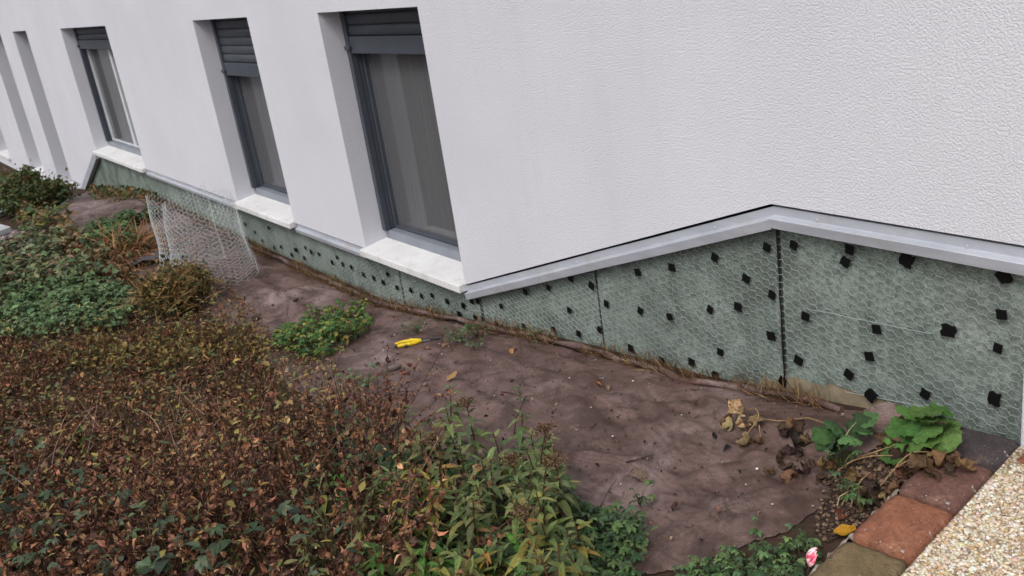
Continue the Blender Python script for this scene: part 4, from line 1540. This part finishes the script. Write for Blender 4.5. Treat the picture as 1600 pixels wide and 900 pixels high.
# --- squash plants beside the bricks
big_me, wilt_me = [], []
for s in range(5):
    a = Acc()
    tv, tf = round_leaf(20, 5, .09, .35, s, .025, 5)
    ang2 = np.arctan2(tv[:, 1], tv[:, 0] - .45)
    rr2 = np.hypot(tv[:, 1], tv[:, 0] - .45)
    tv[:, 2] += .03 * np.cos(10 * ang2) * np.minimum(1, rr2 * 2.2) - .35 * rr2 ** 2 + .02 * np.sin(rr2 * 24)
    addmix(a, tv, tf)
    leafm = a.mesh('leaf', [M['leaf1']], True)
    big_me.append(leafm)
for s in range(6):
    a = Acc()
    tv, tf = round_leaf(20, 5, .09, 0, s, .07, 6)
    tv = tv - np.array([.45, 0, 0])
    th = tv[:, 0] * (3.2 + s * .5)
    nz_ = np.array([noise.noise_vector(Vector((p[0] * 4 + s * 7, p[1] * 4, s * 3.3))) for p in tv])
    x = np.sin(th) / (3.2 + s * .5)
    zc = (1 - np.cos(th)) / (3.2 + s * .5)
    ph = tv[:, 1] * (2.2 + .4 * s)
    V = np.stack([x, np.sin(ph) / (2.2 + .4 * s), zc + (1 - np.cos(ph)) / 3.0], 1) + nz_ * .24
    addmix(a, V, tf)
    wilt_me.append(a.mesh('leaf', [M['leaf1']], True))


def TRS(pos, d, roll, s):
    R = frames(np.array([d], float), np.array([roll]))[0] * s
    return Matrix(((R[0][0], R[0][1], R[0][2], pos[0]), (R[1][0], R[1][1], R[1][2], pos[1]), (R[2][0], R[2][1], R[2][2], pos[2]), (0, 0, 0, 1)))


def squash(u, v, leaves, pal, label):
    c0 = G(u, v)
    root = tag(empty('squash_plant', tuple(c0)), label, 'plant')
    for (uu, vv, off, s) in leaves:
        p = G(uu, vv, off) - c0
        s_ = Acc()
        tt = np.linspace(0, 1, 6)
        pl = np.outer(tt, p) + np.outer(tt * (1 - tt), np.array([0, 0, .04]))
        s_.tube(pl, np.linspace(.0032, .0022, 6), 5, col=lin(150, 150, 110))
        s_.build('stem', M['twig'], root)
        out = np.array([p[0], p[1], 0]) + rng.normal(size=3) * .02
        out = out / (np.linalg.norm(out) + 1e-6)
        d = np.array([out[0] * .6 + .25, out[1] * .6 - .55, -.12 + rng.normal() * .12])
        d[2] += rng.normal() * .3
        pos = p - d / np.linalg.norm(d) * s * .4
        link('leaf', big_me[rng.integers(0, 5)], root, TRS(pos, d, rng.normal() * .5 + .2, s), pick(pal, 1, .22)[0])
    return root


squash(1432, 690, [(1412, 668, .07, .085), (1445, 642, .15, .08), (1425, 640, .12, .07), (1440, 684, .08, .09), (1470, 682, .09, .095), (1398, 680, .05, .07), (1460, 655, .13, .09), (1395, 712, .03, .06), (1482, 668, .10, .06), (1425, 660, .10, .075), (1445, 668, .11, .08), (1408, 690, .05, .06), (1470, 640, .14, .06)], [(84, 124, 58), (98, 138, 66), (74, 112, 52), (110, 146, 78)], 'bright green squash plant with broad wrinkled leaves beside the slate purple brick')
squash(1310, 705, [(1290, 672, .06, .075), (1308, 664, .07, .07), (1312, 702, .05, .075), (1338, 660, .08, .07), (1326, 682, .07, .065), (1354, 655, .08, .06), (1347, 674, .06, .05), (1284, 688, .04, .055), (1300, 690, .06, .06)], [(80, 112, 66), (92, 124, 74), (70, 100, 60)], 'dull green squash plant with drooping leaves in front of the folded fabric flap')


def withered(u, v, leaves, label, pal, stems):
    c0 = G(u, v)
    root = tag(empty('withered_plant', tuple(c0)), label, 'dead plant')
    for (uu, vv, off, s) in leaves:
        s *= 1.25
        p = G(uu, vv, off + .012) - c0
        link('leaf', wilt_me[rng.integers(0, 6)], root, TRS(p, rdirs(1, -.3, .6)[0], rng.random() * 6.28, s), pick(pal, 1, .2)[0])
    for st_ in stems:
        s_ = Acc()
        pl = np.array([G(uu, vv, off + .008) - c0 for uu, vv, off in st_])
        tt = np.linspace(0, len(pl) - 1, 12)
        cp = np.stack([np.interp(tt, np.arange(len(pl)), pl[:, q]) for q in range(3)], 1)
        cp[1:-1] = (cp[:-2] + 2 * cp[1:-1] + cp[2:]) / 4
        s_.tube(cp, np.linspace(.0022, .0015, 12), 6, col=lin(150, 122, 88))
        s_.build('stem', M['twig'], root, True)
    return root


TAN = [(168, 138, 102), (142, 108, 78), (190, 160, 122), (112, 84, 64)]
DKB = [(78, 60, 50), (96, 72, 56), (62, 48, 42), (122, 94, 70), (140, 108, 76)]
withered(1165, 665, [(1140, 650, .03, .06), (1160, 645, .035, .06), (1150, 662, .015, .055), (1178, 652, .03, .045), (1135, 662, .01, .045), (1168, 690, .0, .05), (1185, 692, .0, .035), (1150, 638, .04, .045)], 'bundle of curled tan dead leaves with a hooked stem lying on the fabric', TAN, [((1158, 690, .0), (1175, 668, .03), (1188, 650, .06), (1180, 636, .06), (1168, 640, .04)), ((1186, 664, .04), (1188, 678, .02), (1190, 692, 0))])
withered(1240, 700, [(uu, vv, .0, ss) for uu, vv, ss in ((1215, 668, .035), (1228, 680, .04), (1238, 662, .035), (1250, 672, .045), (1262, 690, .04), (1232, 700, .05), (1252, 705, .035), (1216, 718, .045), (1240, 724, .05), (1268, 720, .035), (1282, 728, .045), (1205, 742, .04), (1225, 738, .05), (1262, 738, .04), (1285, 740, .05), (1300, 728, .035), (1247, 692, .055))], 'dark rotted leaves heaped on the fabric left of the dull squash plant', DKB, [((1240, 656, .0), (1262, 652, .015), (1285, 660, .01), (1294, 662, .0)), ((1195, 655, 0), (1215, 658, .005), (1240, 656, .0))])
withered(1450, 740, [(uu, vv, oo, ss) for uu, vv, oo, ss in ((1420, 715, .03, .055), (1445, 718, .05, .06), (1465, 725, .05, .055), (1478, 728, .05, .05), (1495, 722, .05, .05), (1500, 732, .05, .045), (1470, 740, .045, .055), (1435, 728, .05, .05), (1400, 700, .04, .05), (1386, 690, .03, .045), (1410, 688, .03, .05), (1490, 712, .05, .04), (1455, 708, .05, .045), (1512, 730, .05, .035))], 'crumpled brown withered leaves draped over the dark red brick', [(104, 80, 60), (122, 94, 68), (84, 64, 52), (146, 114, 80)], [((1340, 715, .0), (1362, 708, .03), (1385, 700, .04), (1410, 690, .03)), ((1390, 745, .01), (1405, 722, .05), (1425, 706, .07), (1450, 706, .06)), ((1310, 735, 0), (1330, 720, .02), (1360, 712, .03), (1395, 712, .03)), ((1375, 760, 0), (1392, 738, .03), (1412, 722, .05), (1440, 712, .05))])
withered(1375, 765, [(uu, vv, .01, ss) for uu, vv, ss in ((1355, 755, .055), (1372, 760, .06), (1395, 752, .055), (1410, 745, .05), (1362, 775, .06), (1385, 772, .055), (1350, 738, .045), (1400, 765, .045), (1335, 745, .04), (1420, 752, .04), (1345, 765, .05))], 'brown rotted leaves packed in the gap beside the dark red and orange brown bricks', [(120, 92, 68), (92, 70, 56), (68, 54, 46), (146, 116, 84)], [((1330, 790, .0), (1336, 768, .02), (1345, 750, .03), (1360, 738, .02)), ((1315, 790, 0), (1325, 770, .01), (1348, 760, .02))])

# ================================================================== SMALL THINGS
# loose roll of netting
rp = G(330, 424)
roll = tag(empty('wire_roll', tuple(rp)), 'loose half unrolled bundle of hexagonal wire netting standing on the fabric', 'wire roll')
PX0, PZ0 = PX_, PZ_
PX_, PZ_, FL = .036, .030, .023


def roll_net(s, t):
    ang_ = s / .30 + 2.2
    r_ = .22 + .03 * ang_ / 2
    hz = t
    ln = hz / .52
    x = r_ * 1.15 * math.cos(ang_) * (1.0 - .12 * ln) - .34 * ln + .05 * noise.noise((s * 4, t * 4, 1))
    y = r_ * .8 * math.sin(ang_) * (.95 - .1 * ln) + .10 * ln + .03 * noise.noise((s * 4, t * 4, 5))
    zz = hz * (.98 - .42 * sm(-.25, .3, x)) * (.95 + .1 * math.sin(ang_ * 1.3)) + .02 * noise.noise((s * 3, t * 3, 9))
    return (x, y, max(.004, zz + .01))


a = Acc()
hexnet(a, roll_net, 92, 16, None, .0010, .9)
a.build('netting', M['wire'], roll)
for s0 in (0.0, 91 * PX_):
    a = Acc()
    a.tube([roll_net(s0, t) for t in np.linspace(0, .48, 22)], .0016, 5)
    a.build('selvedge_wire', M['wire'], roll)
PX_, PZ_, FL = PX0, PZ0, .0185

# yellow handled shears
p0, p1 = G(622, 546, .02), G(681, 535, .02)
sh = tag(empty('garden_shears', tuple(G(622, 546) + np.array([0, 0, -.006]))), 'yellow handled hand shears lying on the fabric', 'shears')
ax = (p1 - p0)
ax[2] = 0
Ls = np.linalg.norm(ax)
ax /= Ls
sd2 = np.array([-ax[1], ax[0], 0])
if sd2[1] < 0:
    sd2 = -sd2
bz = np.array([0, 0, 1.0])


def loft(acc, cs, rw, rh, n_=10):
    V = []
    for (x, y, z), w_, h_ in zip(cs, rw, rh):
        for q in range(n_):
            t = 2 * math.pi * q / n_
            V.append(tuple(ax * x + sd2 * (y + w_ * math.cos(t)) + bz * (z + h_ * math.sin(t))))
    k_ = len(cs)
    acc.add(V, [(i * n_ + q, i * n_ + (q + 1) % n_, (i + 1) * n_ + (q + 1) % n_, (i + 1) * n_ + q) for i in range(k_ - 1) for q in range(n_)])
    acc.add(V[:n_], [tuple(range(n_))[::-1]])
    acc.add(V[-n_:], [tuple(range(n_))])


L_ = Ls * 0.66
a = Acc()
loft(a, [(0, -.006, .024), (.02, -.007, .025), (.06, -.008, .026), (L_ * .8, -.004, .027), (L_, .004, .027)], [.006, .0085, .009, .008, .006], [.007, .009, .010, .009, .007])
a.build('handle', M['yellow'], sh, True)
a = Acc()
loft(a, [(-.012, .034, .020), (.02, .040, .021), (.06, .038, .023), (L_ * .8, .022, .026), (L_, .010, .027)], [.004, .007, .0075, .007, .005], [.006, .008, .009, .008, .007])
a.build('handle', M['yellow'], sh, True)
a = Acc()
loft(a, [(-.014, -.006, .022), (0.001, -.006, .024)], [.007, .0082], [.007, .0082])
a.build('handle_cap', M['blackplastic'], sh, True)
a = Acc()
loft(a, [(.03, -.013, .0215), (.05, -.0145, .0215)], [.007, .007], [.006, .006])
a.build('lock_catch', M['blackplastic'], sh, True)
for yo, tip, mt_ in ((.004, .012, 'steel'), (.010, -.002, 'steel_dark')):
    a = Acc()
    loft(a, [(L_ - .004, yo, .027), (L_ + .02, yo + .002, .026), (L_ + .05, (yo + tip) / 2 + .003, .024), (Ls * 1.22, tip, .027)], [.008, .012, .009, .0012], [.003, .004, .003, .001], 8)
    a.build('blade', M[mt_], sh, True)
a = Acc()
q0 = ax * (L_ + .015) + sd2 * .007
a.tube([q0 + bz * .020, q0 + bz * .034], .0055, 10)
a.build('pivot', M['steel'], sh, True)

# pink and white petal by the olive brick
pp = G(1268, 871, .06)
pet = Acc()
V, F = [], []
for i in range(13):
    for j in range(9):
        u, v = i / 12 * 2 - 1, j / 8
        wd_ = .021 * math.sqrt(max(0, math.sin(math.pi * (.12 + .78 * v)))) * (1 + .05 * math.sin(9 * u))
        V.append((u * wd_, -.012 * (1 - u * u) * math.sin(math.pi * v) + .003 * noise.noise((u * 3, v * 3, 1)), (v - .45) * .042 + .003 * math.sin(7 * u) * v))
F = [(i * 9 + j, (i + 1) * 9 + j, (i + 1) * 9 + j + 1, i * 9 + j + 1) for i in range(12) for j in range(8)]
pet.add(V, F)
mt, n, b = new_mat('petal', .5, .3)
c = ramp(n, tex_noise(n, 70, 3, .6, .6, (1.6, 1, .6)), [(.42, lin(238, 226, 226)), (.52, lin(232, 130, 150)), (.62, lin(214, 60, 96))])
n.links.new(c, b.inputs['Base Color'])
o = pet.build('petal', mt, smooth=True)
o.location = pp
o.rotation_euler = (-.45, .2, -.75)
sdm = o.modifiers.new('thickness', 'SOLIDIFY')
sdm.thickness = .0012
tag(o, 'pink and white flower petal standing beside the olive brick', 'petal')

# single fallen leaves
fl_me = []
for s in range(4):
    a = Acc()
    tv, tf = leaf_tmpl(.55, 7, .25 + .1 * s, 0, curl=(.9, -.7, 1.5, -1.2)[s], twist=.3 * s, wave=.25)
    a.add(tv, tf)
    fl_me.append(a.mesh('fallen_leaf', [M['leaf1']], True))
for i, (u, v, s, c, lab) in enumerate(((1303, 828, .06, (206, 150, 40), 'curled yellow orange fallen leaf between the clover and the orange brown brick'), (1312, 812, .045, (128, 72, 54), 'reddish brown fallen leaf just above the yellow orange one'), (941, 604, .034, (184, 128, 84), 'light orange fallen leaf in the middle of the fabric'), (802, 545, .036, (190, 136, 86), 'orange fallen leaf on the fabric below the sloping metal strip'), (697, 595, .045, (178, 140, 96), 'tan fallen leaf right of the grey stone on the fabric'), (668, 545, .03, (196, 128, 96), 'pinkish fallen leaf just below the blades of the shears'), (788, 618, .02, (164, 96, 70), 'tiny rusty fallen leaf beside the long twig'), (985, 744, .06, (132, 112, 98), 'long grey curled dead leaf on the fabric above the cinquefoil'), (1118, 686, .02, (30, 28, 32), 'small black shrivelled leaf left of the tan dead bundle'), (1142, 697, .024, (26, 25, 28), 'black shrivelled leaf touching the tan dead bundle'), (1048, 792, .035, (90, 60, 50), 'dark folded fallen leaf near the lower edge of the fabric'), (920, 548, .02, (150, 116, 84), 'small pale leaf lying at the rolled hem'))):
    p = G(u, v, .007)
    o = link('fallen_leaf', fl_me[i % 4], None, TRS(p, (math.cos(i * 1.9), math.sin(i * 1.9), .05), .2, s * 1.3), lin(*c))
    tag(o, lab, 'leaf', 'single fallen leaves on the fabric')


def stone(name, label, u, v, size, rgb, seed, mat=None, cat='stone', off=.0):
    a = Acc()
    d = np.array([noise.noise(Vector(p * 1.3 + seed * 5)) for p in iv])
    V = iv * (1 + .35 * d[:, None]) * np.array(size) * .5
    a.add(V, ifc, lin(*rgb))
    o = a.build(name, mat or M['pebble'])
    sb = o.modifiers.new('smooth', 'SUBSURF')
    sb.levels = sb.render_levels = 1
    p = G(u, v, off)
    o.location = (p[0], p[1], p[2] + size[2] * .3)
    o.rotation_euler = (0, 0, seed * 1.3)
    tag(o, label, cat)
    return o


stone('stone', 'elongated grey brown stone lying on the fabric left of the tan leaf', 616, 578, (.085, .035, .035), (104, 92, 86), 1)
stone('stone', 'flat dark chip on the fabric beside the elongated stone', 590, 570, (.05, .03, .014), (38, 34, 34), 2)
stone('stone', 'small round brown stone at the edge of the lance-leaved clump', 664, 603, (.03, .024, .022), (120, 100, 86), 3)
stone('stone', 'dark flat stone on the fabric under the middle windows', 462, 470, (.07, .03, .016), (36, 30, 30), 4)
stone('stone', 'dark clod at the left edge of the fabric by the rounded shrub', 400, 500, (.09, .05, .04), (44, 36, 34), 5)
stone('stone', 'white pebble on the fabric below the tan dead bundle', 1183, 734, (.013, .012, .01), (214, 208, 200), 6)
for i in range(2):
    a = Acc()
    a.box(-.22, .22, -.13, .13, 0, .05)
    o = bevel(a.build('concrete_slab', M['slab']), .006)
    p = G((-18, -14)[i], (343, 372)[i])
    o.location = (p[0], p[1], p[2] + (.045, .03)[i])
    o.rotation_euler = (.05, .08 - .1 * i, (.35, .15)[i])
    tag(o, ('pale grey concrete slab at the left edge, the upper of two', 'pale grey concrete slab at the left edge, the lower of two')[i], 'slab', 'concrete slabs at the left edge')
# gravel by the slabs
a = Acc()
k = 420
P = pts_on([(-80, 370), (20, 360), (90, 372), (60, 392), (-80, 405)], k, 0)
P[:, 2] += .008
a.inst(iv, ifc, P, frames(rdirs(k, -.4, .4)), rng.uniform(.012, .032, (k, 1)) * np.array([[1.2, 1, .7]]), pick([(124, 108, 106), (98, 84, 82), (150, 136, 132), (78, 66, 64)], k, .15))
tag(a.build('gravel', M['pebble'], smooth=True), 'loose brownish gravel beside the concrete slabs', 'gravel', kind='stuff')
# black plastic sheet by the tussock
a = Acc()
V = []
c0 = G(228, 408, .02)
for i in range(13):
    for j in range(7):
        x, y = (i / 12 - .5) * .62, (j / 6 - .5) * .26
        V.append((c0[0] + x * .5 + y * .5, c0[1] + x * .75 - y * .3, H(c0[0], c0[1]) + .05 + .03 * noise.noise((x * 6, y * 9, 3)) - .12 * abs(x)))
a.add(V, [(i * 7 + j, (i + 1) * 7 + j, (i + 1) * 7 + j + 1, i * 7 + j + 1) for i in range(12) for j in range(6)])
tag(a.build('plastic_sheet', M['sheetplastic'], smooth=True), 'crumpled dark grey plastic sheet at the foot of the wire roll', 'plastic sheet')


def stick(name, label, pxs, r0, rgb, cat='twig'):
    a = Acc()
    pl = np.array([G(u, v, off + .004) for u, v, off in pxs])
    tt = np.linspace(0, len(pl) - 1, len(pl) * 4)
    cp = np.stack([np.interp(tt, np.arange(len(pl)), pl[:, q]) for q in range(3)], 1)
    a.tube(cp, np.linspace(r0, r0 * .4, len(cp)), 5, col=lin(*rgb))
    tag(a.build(name, M['twig'], smooth=True), label, cat)


stick('twig', 'long dark bent twig rising from the clump onto the fabric', [(803, 678, .0), (806, 655, .03), (816, 632, .06), (822, 618, .07)], .0025, (62, 44, 40))
stick('twig', 'short dark twig lying left of the long bent one', [(782, 612, 0), (800, 614, .004), (815, 620, .02)], .0018, (62, 46, 42))
stick('twig', 'thin dark twig pointing at the long curled grey leaf', [(978, 722, 0), (1000, 717, .004), (1020, 710, .002)], .002, (50, 38, 36))
stick('twig', 'forked thin twig above the cinquefoil patch', [(938, 792, 0), (950, 768, .02), (964, 748, .015)], .0018, (80, 58, 50))
stick('twig', 'pale curved stem arching beside the mortar near the small weed', [(1308, 790, 0), (1312, 776, .02), (1325, 768, .03), (1340, 768, .01)], .002, (168, 150, 118))
stick('twig', 'thin black stick across the dark stones by the creeping patch', [(600, 618, 0), (625, 612, .004), (650, 611, .002)], .002, (44, 36, 34))
stick('twig', 'brown stem running along the far hem toward the wire roll', [(215, 312, 0), (235, 322, .02), (255, 332, .01)], .008, (80, 66, 54))

# crumbs on the fabric
a = Acc()
k = 2600
fq = sample_poly(fab, k)
fq = fq[(fq[:, 0] > -7)]
k = len(fq)
P = np.array([(x, y, H(x, y) + .004) for x, y in fq])
scatter(a, DRY + SMALL, P, rdirs(k, -.1, .25), rng.normal(size=k) * .4, rng.uniform(.005, .016, k) * (1 + (rng.random(k) > .93)), pick([(70, 52, 46), (54, 42, 38), (120, 96, 78), (150, 126, 104), (94, 70, 56), (34, 30, 30)], k, .2))
k2 = 320
fq = sample_poly(fab, k2)
P = np.array([(x, y, H(x, y) + .003) for x, y in fq])
a.inst(iv, ifc, P, frames(rdirs(k2, -.4, .4)), rng.uniform(.002, .005, (k2, 1)) * np.array([[1.2, 1, .7]]), pick([(200, 192, 182), (150, 138, 128), (90, 78, 72)], k2, .1))
tag(a.build('fabric_debris', M['leaf']), 'crumbs of dead leaf, soil and tiny pebbles strewn over the fabric', 'debris', kind='stuff')
# soil clods in the gap beside the bricks
a = Acc()
k = 1500
P = pts_on([(1290, 745), (1340, 715), (1400, 690), (1480, 700), (1410, 770), (1330, 830), (1290, 850), (1270, 830)], k, 0)
P[:, 2] += .004
a.inst(iv, ifc, P, frames(rdirs(k, -.4, .4)), rng.uniform(.002, .006, (k, 1)) * np.array([[1.2, 1, .7]]), pick([(66, 52, 44), (52, 42, 38), (92, 74, 60), (120, 100, 82)], k, .2))
tag(a.build('soil_clods', M['twig']), 'dark crumbly soil clods in the gap beside the edging bricks', 'soil', kind='stuff')
